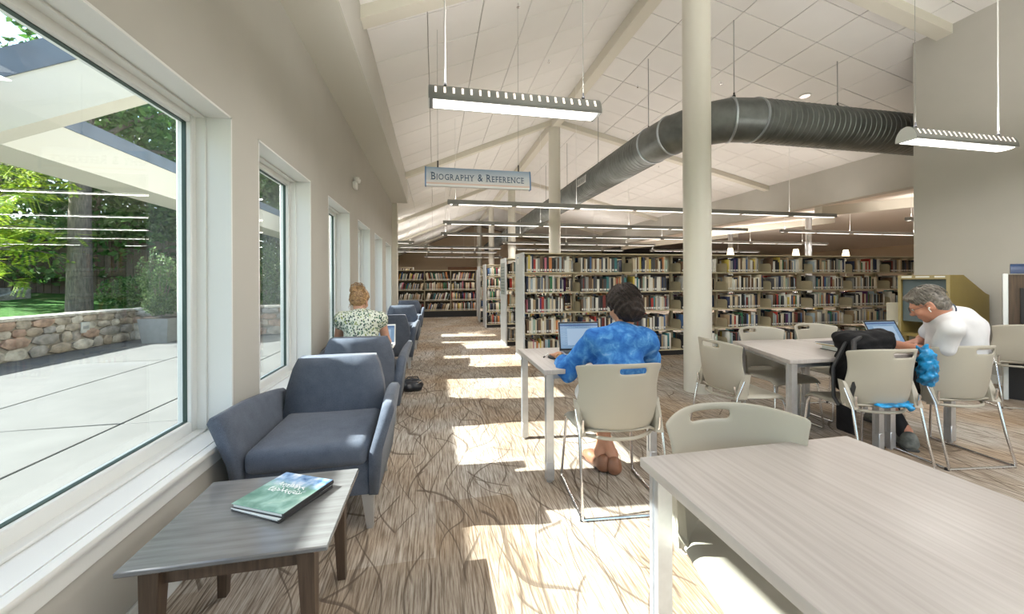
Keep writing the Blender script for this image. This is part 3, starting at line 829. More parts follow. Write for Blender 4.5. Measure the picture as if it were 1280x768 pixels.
def rake(ya, yb, xa, xb, lab):
    rk = tag(empty('raked_beam', (xb, (ya + yb) / 2, 3.2)), lab, 'beam'); o0 = Vector(rk.location); zz = lambda x: .41 * (x + 3.515)
    def bx(e, z0, z1, m, nm):
        q = MB(); q.hexa([tuple(Vector((x, y, z0 + zz(x) if k < 4 else z1 + zz(x))) - o0) for k, (x, y) in enumerate([(xa, ya - e), (xb, ya - e), (xb, yb + e), (xa, yb + e)] * 2)]); q.build(nm, m, rk)
    bx(0, 2.55, 2.99, m_stucco, 'stucco_body'); bx(.012, 2.99, 3.235, m_cap, 'metal_cap')
rake(3.95, 4.11, -3.82, -1.36, 'sloping cream beam rising from the pergola to the building, seen through the big window')
for y in (-6.0, 12.9):
    q = MB(); q.box(-.2, .2, y - 4.5 - .2, y - 4.5 + .2, 0, 2.55); q.build('post', m_stucco, pg)
# ================================================================ lamps, duct, sign
def area_light(name, loc, sx, sy, power, up=False, col=(1.0, 0.97, 0.93), parent=None):
    d = bpy.data.lights.new(name, 'AREA'); d.shape = 'RECTANGLE'; d.size = sx; d.size_y = sy; d.energy = power * LAMP; d.color = col
    o = bpy.data.objects.new(name, d); COL.objects.link(o); o.location = loc
    if up: o.rotation_euler = (math.pi, 0, 0)
    if parent: o.parent = parent
    return o

def arch_pendant(x, y, z, label, power=60, zc=None, lights=True):
    t = tag(empty('pendant_lamp', (x, y, z)), label, 'lamp', 'arched office pendants')
    Lh = 0.665
    sec = [(0.085 * math.cos(a), 0.015 + 0.13 * math.sin(a)) for a in [math.pi * k / 14 for k in range(15)]]
    q = MB(); q.loft([[(xx, -c, zz) for c, zz in sec] for xx in (-Lh, Lh)], closed=False, cap=False)
    o = q.build('housing', m_fixture, t, smooth='all'); solidify(o, .004); 
    for s in (-1, 1):
        q = MB(); q.prism(sec, lambda a, b, tt: (tt, a, b), s * Lh - .004, s * Lh + .004); q.build('end_cap', mat('cap_grey', (.62, .64, .63), .5) if 'cap_grey' not in MATS else MATS['cap_grey'], t)
    lz = [(0.072 * math.cos(a), 0.016 - 0.014 * math.sin(a)) for a in [math.pi * k / 8 for k in range(9)]]
    q = MB(); q.prism(lz, lambda a, b, tt: (tt, a, b), -Lh + .03, Lh - .03); q.build('lens', m_lens, t, smooth=True)
    sme = None
    for sd in (-1, 1):
        for k in range(20):
            xx = -Lh + .05 + k * (2 * Lh - .1) / 19
            a = math.radians(34)
            if sme is None:
                q = MB(); q.obox((0, 0, 0), (.015, .055, .003)); sme = q.mesh('slot', m_slot)
            s = link_mesh('slot', sme, t); s.location = (xx, sd * .0865 * math.cos(a), .015 + .1315 * math.sin(a)); s.rotation_euler = (-sd * math.atan2(.13 * math.cos(a), .085 * math.sin(a)), 0, 0)
    zc = zc or zl(x)
    for k, xx in enumerate((-Lh + .12, Lh - .12)):
        zz = (zl(x + xx) if x + xx < XR else zr(x + xx)) - z
        q = MB(); q.tube([(xx, 0, .15), (xx, 0, zz)], .0022 if k ^ (x > 3) else .006, 6); q.build('cable', m_fixture if k ^ (x > 3) else m_white, t)
        q = MB(); q.lathe([(.012, .148), (.012, .17), (.006, .172), (.006, .20)], 10, (xx, 0, 0)); q.build('cable_grip', m_black, t, smooth=True)
    if lights:
        area_light('downlight', (0, 0, -.03), 1.2, .18, power * .65, parent=t); area_light('uplight', (0, 0, .16), 1.2, .12, power * .55, up=True, parent=t)
    return t
ZP = 2.60
arch_pendant(0.63, 2.90, ZP, 'white arched pendant lamp hanging nearest, above the aisle by the windows', 70)
arch_pendant(5.07, 2.84, ZP, 'white arched pendant lamp hanging in front of the plain right wall', 70)
for k, (x, y) in enumerate(((3.2, -1.0), (2.2, -2.6), (5.0, -1.2), (4.4, -3.0), (3.2, 0.9))):
    area_light('fill_light', (x, y, 2.9), 1.3, .2, 62); area_light('fill_light', (x, y, 3.0), 1.3, .2, 75, up=True)  # unseen fill lights without fixtures, added to brighten the room

def line_pendant(x0, x1, y, z, label, power=110, cables=True, zf=None, seg=1.22, group='long linear pendants'):
    t = tag(empty('linear_pendant', ((x0 + x1) / 2, y, z)), label, 'lamp', group); L = x1 - x0; n = max(1, round(L / seg)); sl = L / n
    q = MB(); q.box(-L / 2, L / 2, -.05, .05, .0, .085, bev=.006); q.build('housing', m_fixture, t, smooth=True)
    for k in range(n):
        a = -L / 2 + k * sl
        q = MB(); q.box(a + .05, a + sl - .05, -.036, .036, -.004, .004, bev=.003); q.build('lens', m_lens, t, smooth=True)
    for k in range(0, n + 1, 2):
        xx = -L / 2 + min(max(k * sl, .15), L - .15)
        X = x0 + L / 2 + xx
        zz = (zf(X) if zf else (zl(X) if X < XR else zr(X))) - z
        q = MB(); q.tube([(xx, 0, .05), (xx, 0, zz)], .004, 5); q.build('cable', m_white, t)
        q = MB(); q.box(xx - .06, xx + .06, -.062, .062, -.016, .0); q.build('coupler', m_fixture, t)
    area_light('downlight', (0, 0, -.03), L, .1, power * L * .20, parent=t, col=(1, .94, .87)); area_light('uplight', (0, 0, .10), L, .08, power * L * .092, up=True, parent=t, col=(1, .94, .87))
rows = [(0.25, 9.25, 7.35, 'first long linear pendant over the bookcases, nearest'), (0.22, 9.2, 9.9, 'second long linear pendant over the bookcases, lower in view'),
        (0.2, 9.2, 12.3, 'third long linear pendant, behind the second one'), (2.6, 9.2, 14.8, 'fourth long linear pendant, beginning right of the aisle')]
for r in rows: line_pendant(r[0], r[1], r[2], 2.75, r[3], 100)
for x0, x1, y, lb in ((-2.6, 3.0, 17.2, 'long linear pendant beyond the far bookcase, higher of two'), (-2.6, 3.2, 19.8, 'long linear pendant beyond the far bookcase, lower of two'), (-2.9, -.75, 15.2, 'short linear pendant beside the end of the window wall'), (3.6, 9.2, 17.6, 'long linear pendant deep in the room behind the column'), (-.6, 4.2, 24.0, 'farthest linear pendant before the tan end wall')):
    line_pendant(x0, x1, y, 2.75, lb, 150)
zbay = lambda x: 3.2 + (x - XH - .25) * 0.8 / 7.1
for x0, x1, y, lb in ((10.4, 17, 9.9, 'linear pendant in the side bay, first behind the header'), (9.9, 16.2, 13.2, 'linear pendant in the side bay, second behind the header'), (11.5, 18, 7.4, 'linear pendant in the side bay closest to the plain wall'), (10.6, 17, 17.5, 'linear pendant in the side bay, deepest and lowest in view')):
    line_pendant(x0, x1, y, 2.75, lb, 190, zf=zbay)

# small shaded lamps glowing behind the bookcase
m_glow = mat('lamp_shade_glow', (.9, .8, .6), .6, emit=(1.0, .80, .5), estr=3.0)
for k, (x, lb) in enumerate(((6.1, 'small glowing shaded lamp above the bookcase, first right of the column'), (7.75, 'small glowing shaded lamp above the bookcase, middle of three'), (9.1, 'small glowing shaded lamp above the bookcase, third right of the column'))):
    t = tag(empty('glow_lamp', (x, 7.0, 1.0)), lb, 'lamp', 'small glowing lamps')
    q = MB(); q.lathe([(.07, 0), (.07, .02), (.012, .03), (.012, .80)], 12); q.build('stem', m_chrome, t, smooth=True)
    q = MB(); q.lathe([(.075, .78), (.045, .96)], 14); q.build('shade', m_glow, t, smooth=True)

# duct
m_duct = mat('galvanised_steel', (0.165, 0.178, 0.172), 0.42, metal=0.75, noise_amt=0.22, noise_scale=5)
du = tag(empty('air_duct', (3.9, 5.5, 3.72)), 'large grey spiral steel air duct turning under the ceiling', 'duct')
DO = Vector(du.location); RD = 0.315
def duct_run(p0, p1, name, pitch=.098):
    p0 = Vector(p0); p1 = Vector(p1); d = (p1 - p0); L = d.length; d.normalize()
    a = Vector((0, 0, 1)); b = d.cross(a); n = 36
    st = []
    k = int(L / pitch)
    for i in range(k):
        s = i * pitch; st += [(s, RD), (s + pitch * .74, RD), (s + pitch * .82, RD + .007), (s + pitch * .92, RD + .007)]
    st.append((L, RD))
    q = MB()
    q.loft([[tuple(p0 - DO + d * (s + 0.0) + a * math.sin(2 * math.pi * j / n) * r + b * math.cos(2 * math.pi * j / n) * r) for j in range(n)] for i, (s, r) in enumerate(st)])
    return q.build(name, m_duct, du, smooth=True)
ZD = 3.72
e0, e1 = Vector((3.86, 6.25, ZD)), Vector((4.75, 5.0, ZD))
duct_run((3.86, 28, ZD), e0, 'spiral_pipe'); duct_run(e1, (9.9, 5.0, ZD), 'spiral_pipe')
ctl = Vector((3.86, 5.0, ZD))
def bez(t): return e0 * (1 - t) ** 2 + ctl * 2 * t * (1 - t) + e1 * t ** 2
def dbez(t): return ((ctl - e0) * 2 * (1 - t) + (e1 - ctl) * 2 * t).normalized()
def ring(p, d, r, n=36):
    a = Vector((0, 0, 1)); b = d.cross(a).normalized()
    return [tuple(p - DO + a * math.sin(2 * math.pi * j / n) * r + b * math.cos(2 * math.pi * j / n) * r) for j in range(n)]
ts = [0, .22, .5, .78, 1.0]
for i in range(4):
    q = MB(); q.loft([ring(bez(ts[i]), dbez(ts[i]), RD + .004), ring(bez(ts[i + 1]), dbez(ts[i + 1]), RD + .004)]); q.build('elbow_gore', m_duct, du, smooth=True)
for t_ in ts:
    p, d = bez(t_), dbez(t_)
    q = MB(); q.loft([ring(p - d * .02, d, RD + .002), ring(p - d * .012, d, RD + .016), ring(p + d * .012, d, RD + .016), ring(p + d * .02, d, RD + .002)]); q.build('collar', mat('collar_steel', (.40, .44, .47), .32, metal=.8) if 'collar_steel' not in MATS else MATS['collar_steel'], du, smooth=True)
for (x, y) in ((3.86, 6.4), (3.86, 8.6), (3.86, 10.8), (3.86, 13.0), (4.45, 5.02), (6.35, 5.0), (8.4, 5.0)):
    zt = zr(x)
    q = MB(); q.tube([(x - DO.x, y - DO.y, RD), (x - DO.x, y - DO.y, zt - DO.z)], .007, 6); q.build('hanger_rod', m_fixture, du)
    q = MB(); q.lathe([(.022, RD - .005), (.022, RD + .05), (.012, RD + .06), (.012, RD + .09)], 10, (x - DO.x, y - DO.y, 0)); q.build('hanger_clamp', m_black, du)
    for s in (-1, 1):
        dirv = (s * .3, 0, 0) if y < 5.5 else (0, s * .3, 0)
        if y < 5.5 and x > 6: q = MB(); q.tube([(x - DO.x, y - DO.y, RD + .1), (x - DO.x, y - DO.y + s * .2, RD * .78)], .004, 5); q.build('hanger_wire', m_fixture, du)
M = Matrix.Translation((-.335, 8.9 - 5.5, .02)) @ Matrix.Rotation(math.radians(4), 4, 'Y')
q = MB(); q.box(-.02, .012, -.27, .27, -.09, .09, bev=.006); q.bm.transform(M); q.build('air_register', m_white, du, smooth=True)
for k in range(7):
    q = MB(); q.box(-.026, -.018, -.24, .24, -.075 + k * .0235, -.064 + k * .0235); q.bm.transform(M); q.build('register_slat', m_fixture, du)

# hanging sign
sg = tag(empty('hanging_sign', (.525, 4.55, 2.40)), 'long pale blue hanging sign reading BIOGRAPHY & REFERENCE', 'sign')
def sign_mat():
    m = bpy.data.materials.new('sign_face'); m.use_nodes = True; nt, bs = nodes_of(m); L = nt.links.new
    tc = N(nt, 'ShaderNodeTexCoord'); sp = N(nt, 'ShaderNodeSeparateXYZ'); L(tc.outputs['Object'], sp.inputs[0])
    mr = N(nt, 'ShaderNodeMapRange'); mr.inputs[1].default_value = 0; mr.inputs[2].default_value = .225; L(sp.outputs['Z'], mr.inputs[0])
    rp = ramp(nt, [(.0, (.82, .82, .83)), (.08, (.82, .82, .83)), (.13, (.72, .47, .38)), (.2, (.72, .71, .72)), (.62, (.62, .68, .76)), (1.0, (.25, .36, .52))]); L(mr.outputs[0], rp.inputs[0]); L(rp.outputs[0], bs.inputs['Base Color'])
    bs.inputs['Roughness'].default_value = .4
    return m
q = MB()
sec = [(-.03, 0), (-.034, .03), (-.028, .12), (-.012, .21), (0.0, .225), (.012, .21), (.028, .12), (.034, .03), (.03, 0)]
q.prism(sec, lambda a, b, t: (t, a, b), -.62, .62); q.build('sign_body', sign_mat(), sg, smooth=True)
for s in (-1, 1):
    q = MB(); q.prism([(a * 1.15, b * 1.03 - .002) for a, b in sec], lambda a, b, t: (t, a, b), s * .62 - .008, s * .62 + .008); q.build('end_cap', mat('sign_cap', (.13, .25, .45), .4) if 'sign_cap' not in MATS else MATS['sign_cap'], sg)
m_navy = mat('navy_ink', (0.02, 0.07, 0.16), .5)
# lettering built as serif-like wide capitals: big initials, smaller capitals
def caps(words, x0, size):
    objs = []; x = x0
    dg = None
    for wi, w in enumerate(words):
        for ci, ch in enumerate(w):
            sz = size if ci == 0 else size * .80
            o = text_mesh(ch, sz, m_navy, 'letter', sg, None, .001, .95, 'LEFT')
            xs = [v.co.x for v in o.data.vertices]; mn, mx = min(xs), max(xs)
            ymin = min(v.co.y for v in o.data.vertices)
            M = Matrix.Translation((x - mn, -.0315 + 0, .075 - ymin + (0.0 if True else 0))) @ Matrix.Identity(4)
            o.data.transform(Matrix.Translation((-mn, -ymin, 0)))
            # serifs
            bmx = bmesh.new(); bmx.from_mesh(o.data)
            W_, H_ = mx - mn, sz * .70; sw_, st_ = W_ * .17 + .006, H_ * .045
            SER = {'B': ((0,), (0,)), 'I': ((.5,), (.5,)), 'R': ((.07, .93), (.07,)), 'A': ((.05, .95), ()), 'P': ((.08,), (.08,)), 'H': ((.07, .93), (.07, .93)), 'Y': ((.5,), (.07, .93)), 'E': ((.05,), (.05,)), 'F': ((.08,), (.08,)), 'N': ((.07,), (.07, .93))}
            if ch in SER:
                for row, yy in zip(SER[ch], (0.0, H_ - st_)):
                    for fx in row:
                        cx_ = fx * W_
                        vs = [bmx.verts.new((cx_ + dx, yy + dy, dz)) for dz in (-.001, .0012) for dx, dy in ((-sw_, 0), (sw_, 0), (sw_, st_), (-sw_, st_))]
                        for f in ((3, 2, 1, 0), (4, 5, 6, 7), (0, 1, 5, 4), (1, 2, 6, 5), (2, 3, 7, 6), (3, 0, 4, 7)): bmx.faces.new([vs[i] for i in f])
            bmx.to_mesh(o.data); bmx.free()
            o.matrix_local = Matrix.Translation((x, -.0335, .072)) @ Matrix.Rotation(math.radians(90 - 4.5), 4, 'X')
            x += (mx - mn) + size * .13
        x += size * .32
    return x
def measure(words, size):
    return caps(words, 0, size)
_before = set(sg.children)
w_ = caps(['BIOGRAPHY', '&', 'REFERENCE'], 0, .125)
for o in set(sg.children) - _before: o.location.x -= w_ / 2 - .02; 
_sc = 1.14 / w_
for o in set(sg.children) - _before: o.location.x *= _sc; o.scale.x = _sc
for s in (-.48, .48):
    q = MB(); q.tube([(s, 0, .30), (s, 0, zl(.525 + s) - 2.40)], .002, 5); q.build('cable', m_fixture, sg)
    q = MB(); q.lathe([(.008, .222), (.008, .30)], 8, (s, 0, 0)); q.build('cable_grip', m_black, sg)

# emergency light on the window wall, ceiling sprinklers and a downlight
el = tag(empty('emergency_light', (XW, 5.62, 2.62)), 'small white emergency light high on the window wall', 'light')
q = MB(); q.box(0, .05, -.07, .07, -.05, .05, bev=.012); q.build('case', m_white, el, smooth=True)
q = MB(); q.lathe([(.03, 0), (.04, .03), (.04, .05)], 14, (.05, -.05, .05)); q.lathe([(.03, 0), (.04, .03), (.04, .05)], 14, (.05, .05, .05)); q.build('lamp_head', m_white, el, smooth=True)
for k, (x, y) in enumerate(((1.0, 4.5), (1.9, 6.2), (.2, 6.5), (4.1, 7.2), (5.3, 6.3), (6.9, 7.4), (5.0, 9.0), (6.6, 10.4))):
    z = zl(x) if x < XR else zr(x)
    s = tag(empty('sprinkler', (x, y, z)), 'small ceiling sprinkler ' + ('above the near pendant lamp', 'left of the ridge beam, past the pendant', 'high above the hanging sign', 'just right of the ridge beam by the column', 'above the bend of the duct', 'behind the straight duct run', 'over the bookcase, behind the column', 'deepest on the right slope')[k], 'sprinkler', 'ceiling sprinklers')
    q = MB(); q.lathe([(.035, -.004), (.035, .0)], 14); q.build('rose', m_white, s)
    q = MB(); q.tube([(0, 0, 0), (0, 0, -.05)], .009, 8); q.lathe([(.018, -.054), (.018, -.05)], 10); q.build('nozzle', m_chrome, s)
x, y = 6.75, 5.9
s = tag(empty('recessed_light', (x, y, zr(x))), 'round recessed downlight in the ceiling above the duct', 'lamp')
q = MB(); q.lathe([(.10, -.012), (.10, 0)], 24); q.build('trim_ring', m_white, s); q = MB(); q.lathe([(.075, -.016), (.075, -.011)], 20); q.build('lens', m_slot, s)

# ================================================================ bookcases and books
m_shelf = mat('cream_steel', (0.52, 0.455, 0.31), 0.5)
m_end = mat('grey_end_panel', (0.60, 0.62, 0.63), 0.45)
ZS = [1.435, 1.11, 0.785, 0.445, 0.10]
ZTOP = 1.745
def bracket_mesh():
    q = MB()
    pts = [(0, 0), (.235, 0)] + [(.235 - .045 + .045 * math.cos(a), .115 + .045 * math.sin(a)) for a in [0, .5, 1.05, math.pi / 2]] + [(0, .16)]
    q.prism(pts, lambda a, b, t: (t, -a, b), -.0015, .0015); return q.mesh('bracket', m_shelf)
ME_BR = bracket_mesh()
def shelf_mesh(w):
    q = MB(); q.box(0, w, -.25, 0, -.02, 0, bev=.003); return q.mesh('shelf', m_shelf)
BAY = 0.93
def bookcase(x0, y, nb, label, name='bookcase', zs=ZS, ztop=ZTOP, depth=.58, mirror=True, notice=False):
    t = tag(empty(name, (x0, y, 0)), label, 'bookcase')
    for e, xx in ((0, -.03), (1, nb * BAY)):
        q = MB(); q.box(xx, xx + .03, 0, depth, 0, ztop + .008, bev=.004); q.build('end_panel', m_end, t, smooth=True)
    yc = depth / 2
    um = MB(); um.box(-.02, .02, yc - .025, yc + .025, 0, ztop); um = um.mesh('upright', m_shelf)
    sm = shelf_mesh(BAY - .012)
    q = MB(); q.box(0, nb * BAY, 0.0, depth, ztop - .02, ztop, bev=.003); q.build('top_shelf', m_shelf, t)
    q = MB(); q.box(0, nb * BAY, .01, depth - .01, 0, zs[-1] - .02); q.build('plinth', m_black, t)
    for i in range(nb + 1): link_mesh('upright', um, t).location = (i * BAY, 0, 0)
    for i in range(nb):
        for z in zs:
            link_mesh('shelf', sm, t).location = (i * BAY + .006, .26, z)
            for xx in (i * BAY + .012, (i + 1) * BAY - .012):
                link_mesh('bracket', ME_BR, t).location = (xx, .26, z)
    if mirror:
        q = MB()
        for i in range(nb):
            for z in zs: q.box(i * BAY + .006, (i + 1) * BAY - .006, depth - .25, depth - .002, z - .02, z)
        o = q.build('rear_shelves', m_shelf, t); o['kind'] = 'stuff'
    if notice:
        q = MB(); q.box(-.0335, -.031, .30, .40, ztop - .17, ztop - .03); q.build('notice', m_white, t)
        q = MB(); q.box(-.0345, -.0333, .315, .385, ztop - .075, ztop - .05); q.build('notice_band', mat('notice_blue', (.15, .25, .5), .5), t)
    return t
X0 = 1.41
bookcase(X0, 5.96, 10, 'long cream steel bookcase nearest, behind the woman in blue', notice=True)
bk2 = bookcase(X0, 7.49, 3, 'cream bookcase end standing second along the aisle')
q = MB(); q.box(-.033, -.0305, .06, .52, 1.02, 1.66); q.build('dark_sheet', mat('grey_green_sheet', (.30, .34, .33), .5), bk2)  # grey-green sheet on the end panel, crossed by darker rows
q = MB()
for k in range(9): q.box(-.0338, -.0328, .10, .48, 1.08 + k * .06, 1.095 + k * .06)
q.build('dark_rows', mat('dark_row_tint', (.12, .15, .15), .6), bk2)['kind'] = 'stuff'
bookcase(X0, 10.53, 3, 'cream bookcase end standing third along the aisle')
bookcase(X0, 12.0, 3, 'cream bookcase end standing fourth along the aisle')
ZSF = [1.33, .97, .60, .24]
far = bookcase(-1.28, 14.0, 3, 'far bookcase closing the aisle, full of leaning books', zs=ZSF, ztop=1.69, depth=.3, mirror=False)
q = MB(); q.box(.0, 3 * BAY, .26, .275, .1, 1.66); q.build('gap_backing', mat('gap_shade', (.10, .085, .065), .8), far)  # dark sheet added behind the books, shade of the gaps in its colour
bookcase(-3.0, 21.5, 2, 'low dark bookcase deep in the room behind the far bookcase', zs=[1.75, 1.42, 1.1, .77, .44], ztop=2.05, depth=.3, mirror=False)

PALN = [('black', (.018, .018, .02), 12), ('dark grey', (.07, .07, .075), 7), ('navy', (.02, .03, .075), 6), ('blue', (.05, .11, .25), 3), ('pale blue', (.36, .44, .50), 3), ('white', (.74, .72, .66), 17),
        ('cream', (.64, .55, .40), 16), ('tan', (.38, .27, .16), 8), ('brown', (.14, .08, .045), 7), ('dark red', (.17, .03, .025), 3), ('red', (.42, .04, .03), 2.2), ('orange', (.50, .19, .06), 2),
        ('yellow', (.60, .46, .10), 2), ('green', (.03, .16, .07), 1.5), ('teal', (.05, .19, .21), 2), ('pale green', (.33, .43, .35), 2), ('grey', (.30, .30, .29), 8), ('pink', (.5, .15, .21), .6), ('purple', (.10, .035, .12), 1)]
WT = [p[2] for p in PALN]
RB = random.Random(77)
BM = {}
def book_mat(nm, c):
    if nm not in BM: BM[nm] = mat('cover_' + nm.replace(' ', '_'), c, .5)
    return BM[nm]
m_page = mat('page_block', (.62, .56, .44), .9); m_stick = mat('spine_label', (.75, .74, .70), .7)
def shelf_run(w, fill, R, lean=.12):
    x = .02; out = []
    while True:
        bw = R.choice((.017, .022, .026, .030, .034, .040, .048)) * R.uniform(.9, 1.1)
        if x + bw > w * fill: break
        h = min(.285, max(.185, R.gauss(.228, .022))); d = R.uniform(.14, .20)
        c = R.choices(PALN, WT)[0]
        out.append((x, bw, h, d, c, R.random())); x += bw + R.uniform(.0005, .003)
    return out
def book_mesh(bw, h, d, c):
    q = MB()
    q.mi = 0
    sec = [(0, 0.004), (bw * .25, 0.0), (bw * .75, 0.0), (bw, 0.004), (bw, d), (0, d)]
    lo = q.verts([(a, b, 0) for a, b in sec]); hi = q.verts([(a, b, h) for a, b in sec])
    for i in range(6):
        q.mi = 1 if i == 4 else 0
        q._f([lo[i], lo[(i + 1) % 6], hi[(i + 1) % 6], hi[i]])
    q.mi = 0; q._f(lo[::-1]); q.mi = 1; q._f(hi)
    q.mi = 2
    q._f(q.verts([(bw * .15, -.0006, .018), (bw * .85, -.0006, .018), (bw * .85, -.0006, .05), (bw * .15, -.0006, .05)]))
    return q.mesh('book', [book_mat(c[0], c[1]), m_page, m_stick])
ORD = ['first', 'second', 'third', 'fourth', 'fifth', 'sixth', 'seventh', 'eighth', 'ninth', 'tenth', 'eleventh', 'twelfth', 'thirteenth', 'fourteenth', 'fifteenth', 'sixteenth', 'seventeenth', 'eighteenth', 'nineteenth', 'twentieth',
       'twenty-first', 'twenty-second', 'twenty-third', 'twenty-fourth', 'twenty-fifth', 'twenty-sixth', 'twenty-seventh', 'twenty-eighth', 'twenty-ninth', 'thirtieth', 'thirty-first', 'thirty-second', 'thirty-third', 'thirty-fourth', 'thirty-fifth', 'thirty-sixth', 'thirty-seventh', 'thirty-eighth', 'thirty-ninth', 'fortieth']
ROWN = ['top', 'second', 'third', 'fourth', 'lowest']
SV, SF, SC = [], [], []
def stuff_book(x, y, z, bw, h, d, c, lean=0.0, sgn=1):
    i = len(SV)
    for zz in (0, h):
        for (a, b) in ((0, 0), (bw, 0), (bw, d), (0, d)): SV.append((x + a + lean * zz, y + b * sgn, z + zz))
    for f in ((3, 2, 1, 0), (4, 5, 6, 7), (0, 1, 5, 4), (1, 2, 6, 5), (2, 3, 7, 6), (3, 0, 4, 7)): SF.append([i + k for k in f]); SC.append(c if f != (4, 5, 6, 7) else (.6, .54, .42))
    # sticker
    i = len(SV)
    for (a, zz) in ((.15, .018), (.85, .018), (.85, .048), (.15, .048)): SV.append((x + bw * a + lean * zz, y - .0012 * sgn, z + zz))
    SF.append([i, i + 1, i + 2, i + 3]); SC.append((.72, .71, .67))
nbook = 0
for bay in range(10):
    for r, z in enumerate(ZS):
        run = shelf_run(BAY - .04, RB.uniform(.70, .97) if bay < 3 else RB.uniform(.62, .9), RB)
        for k, (x, bw, h, d, c, rr) in enumerate(run):
            X = X0 + bay * BAY + .02 + x; Y = 5.96 + .03
            if bay < 3 and nbook < 300 and r < 5 and len(run) < 41:
                o = link_mesh('book', book_mesh(bw, h, d, c)); o.location = (X, Y, z + .0004)
                adj = 'thick' if bw > .038 else ('slim' if bw < .022 else ('tall' if h > .25 else 'upright'))
                tag(o, '%s %s book, %s from left on %s shelf, %s bay, front bookcase' % (adj, c[0], ORD[k], ROWN[r], ORD[bay]), 'book', 'books on the front bookcase'); nbook += 1
            else: stuff_book(X, Y, z, bw, h, d, c[1])
        for (x, bw, h, d, c, rr) in shelf_run(BAY - .04, .9, RB): stuff_book(X0 + bay * BAY + .02 + x, 5.96 + .55, z, bw, h, d, c[1], 0, -1)
for yb in (7.49, 10.53, 12.0):
    for bay in range(3):
        for z in ZS:
            for (x, bw, h, d, c, rr) in shelf_run(BAY - .04, RB.uniform(.8, .97), RB): stuff_book(X0 + bay * BAY + .02 + x, yb + .03, z, bw, h, d, c[1])
for bay in range(3):
    for z in ZSF:
        ln = RB.choice((0, 0, .28, .2, -.2))
        for (x, bw, h, d, c, rr) in shelf_run(BAY - .03 - abs(ln) * .22, .99, RB): stuff_book(-1.28 + bay * BAY + .015 + x - min(0, ln) * .25, 14.03, z, bw * .95, h * (1.16 if not ln else 1.08), d, c[1], ln)
for bay in range(2):
    for z in [1.75, 1.42, 1.1, .77, .44]:
        for (x, bw, h, d, c, rr) in shelf_run(BAY - .09, .97, RB): stuff_book(-3.0 + bay * BAY + .02 + x, 21.53, z, bw, h, d, c[1])
o = raw_mesh('shelved_books', SV, SF, m_vbook, cols=SC)
tag(o, 'all the smaller books filling the farther bookcase shelves', 'books', kind='stuff')
# book display wedge: one face-out book above the second bay
# ================================================================ tables
def table(name, label, poly, legs, h=.73, th=.03, group=None):
    cx = sum(p[0] for p in poly) / len(poly); cy = sum(p[1] for p in poly) / len(poly)
    t = tag(empty(name, (cx, cy, 0)), label, 'table', group)
    P = [(a - cx, b - cy) for a, b in poly]
    q = MB(); q.prism(P, lambda a, b, tt: (a, b, tt), h - th, h, bev=.003, seg=2); q.build('tabletop', m_lam, t, smooth=True)
    S_ = .995
    q = MB()
    for i in range(len(P)):
        a, b = Vector((*P[i], 0)), Vector((*P[(i + 1) % len(P)], 0)); d = (b - a).normalized(); n = Vector((-d.y, d.x, 0))
        a2, b2 = a + n * .07 + d * .07, b + n * .07 - d * .07
        q.hexa([tuple(v + Vector((0, 0, z))) for z in (h - th - .045, h - th) for v in (a2, b2, b2 + n * .02, a2 + n * .02)])
    q.build('apron', m_alu, t)
    for lx, ly in legs:
        x, y = lx - cx, ly - cy
        q = MB()
        s = .024
        prof = [(-s, -s), (s, -s), (s, -.008), (s - .005, -.008), (s - .005, .008), (s, .008), (s, s), (-s, s), (-s, .008), (-s + .005, .008), (-s + .005, -.008), (-s, -.008)]
        q.prism([(x + a, y + b) for a, b in prof], lambda a, b, tt: (a, b, tt), .13, h - th); L_ = q.build('leg', m_alu, t)
        q = MB(); q.box(x - .026, x + .026, y - .026, y + .026, .012, .135, bev=.004); q.lathe([(.02, 0), (.02, .012)], 12, (x, y, 0)); q.build('foot', m_alu, L_, smooth=True)
    return t
def rect(x0, x1, y0, y1): return [(x0, y0), (x1, y0), (x1, y1), (x0, y1)]
table('reading_table', 'pale wood-grain table nearest the camera, filling the lower right', rect(.645, 1.47, .26, 1.13), [(.69, 1.085), (1.425, 1.085), (.69, .305), (1.425, .305)])
table('reading_table', 'pale square table where the woman in blue works on a laptop', rect(.68, 1.50, 2.345, 3.13), [(.725, 2.39), (1.455, 2.39), (.725, 3.085), (1.455, 3.085)])
table('reading_table', 'pale table with a slanted end among the empty putty chairs', [(2.455, 2.265), (3.345, 2.255), (3.345, 3.06), (2.72, 3.10)], [(2.52, 2.315), (3.30, 2.31), (3.30, 2.99), (2.76, 3.04)])
table('reading_table', 'pale table under the man’s laptop and black binder'.replace('’', "'"), rect(3.355, 4.15, 2.255, 3.04), [(3.41, 2.31), (4.02, 2.31), (3.41, 2.99), (4.09, 2.99)])

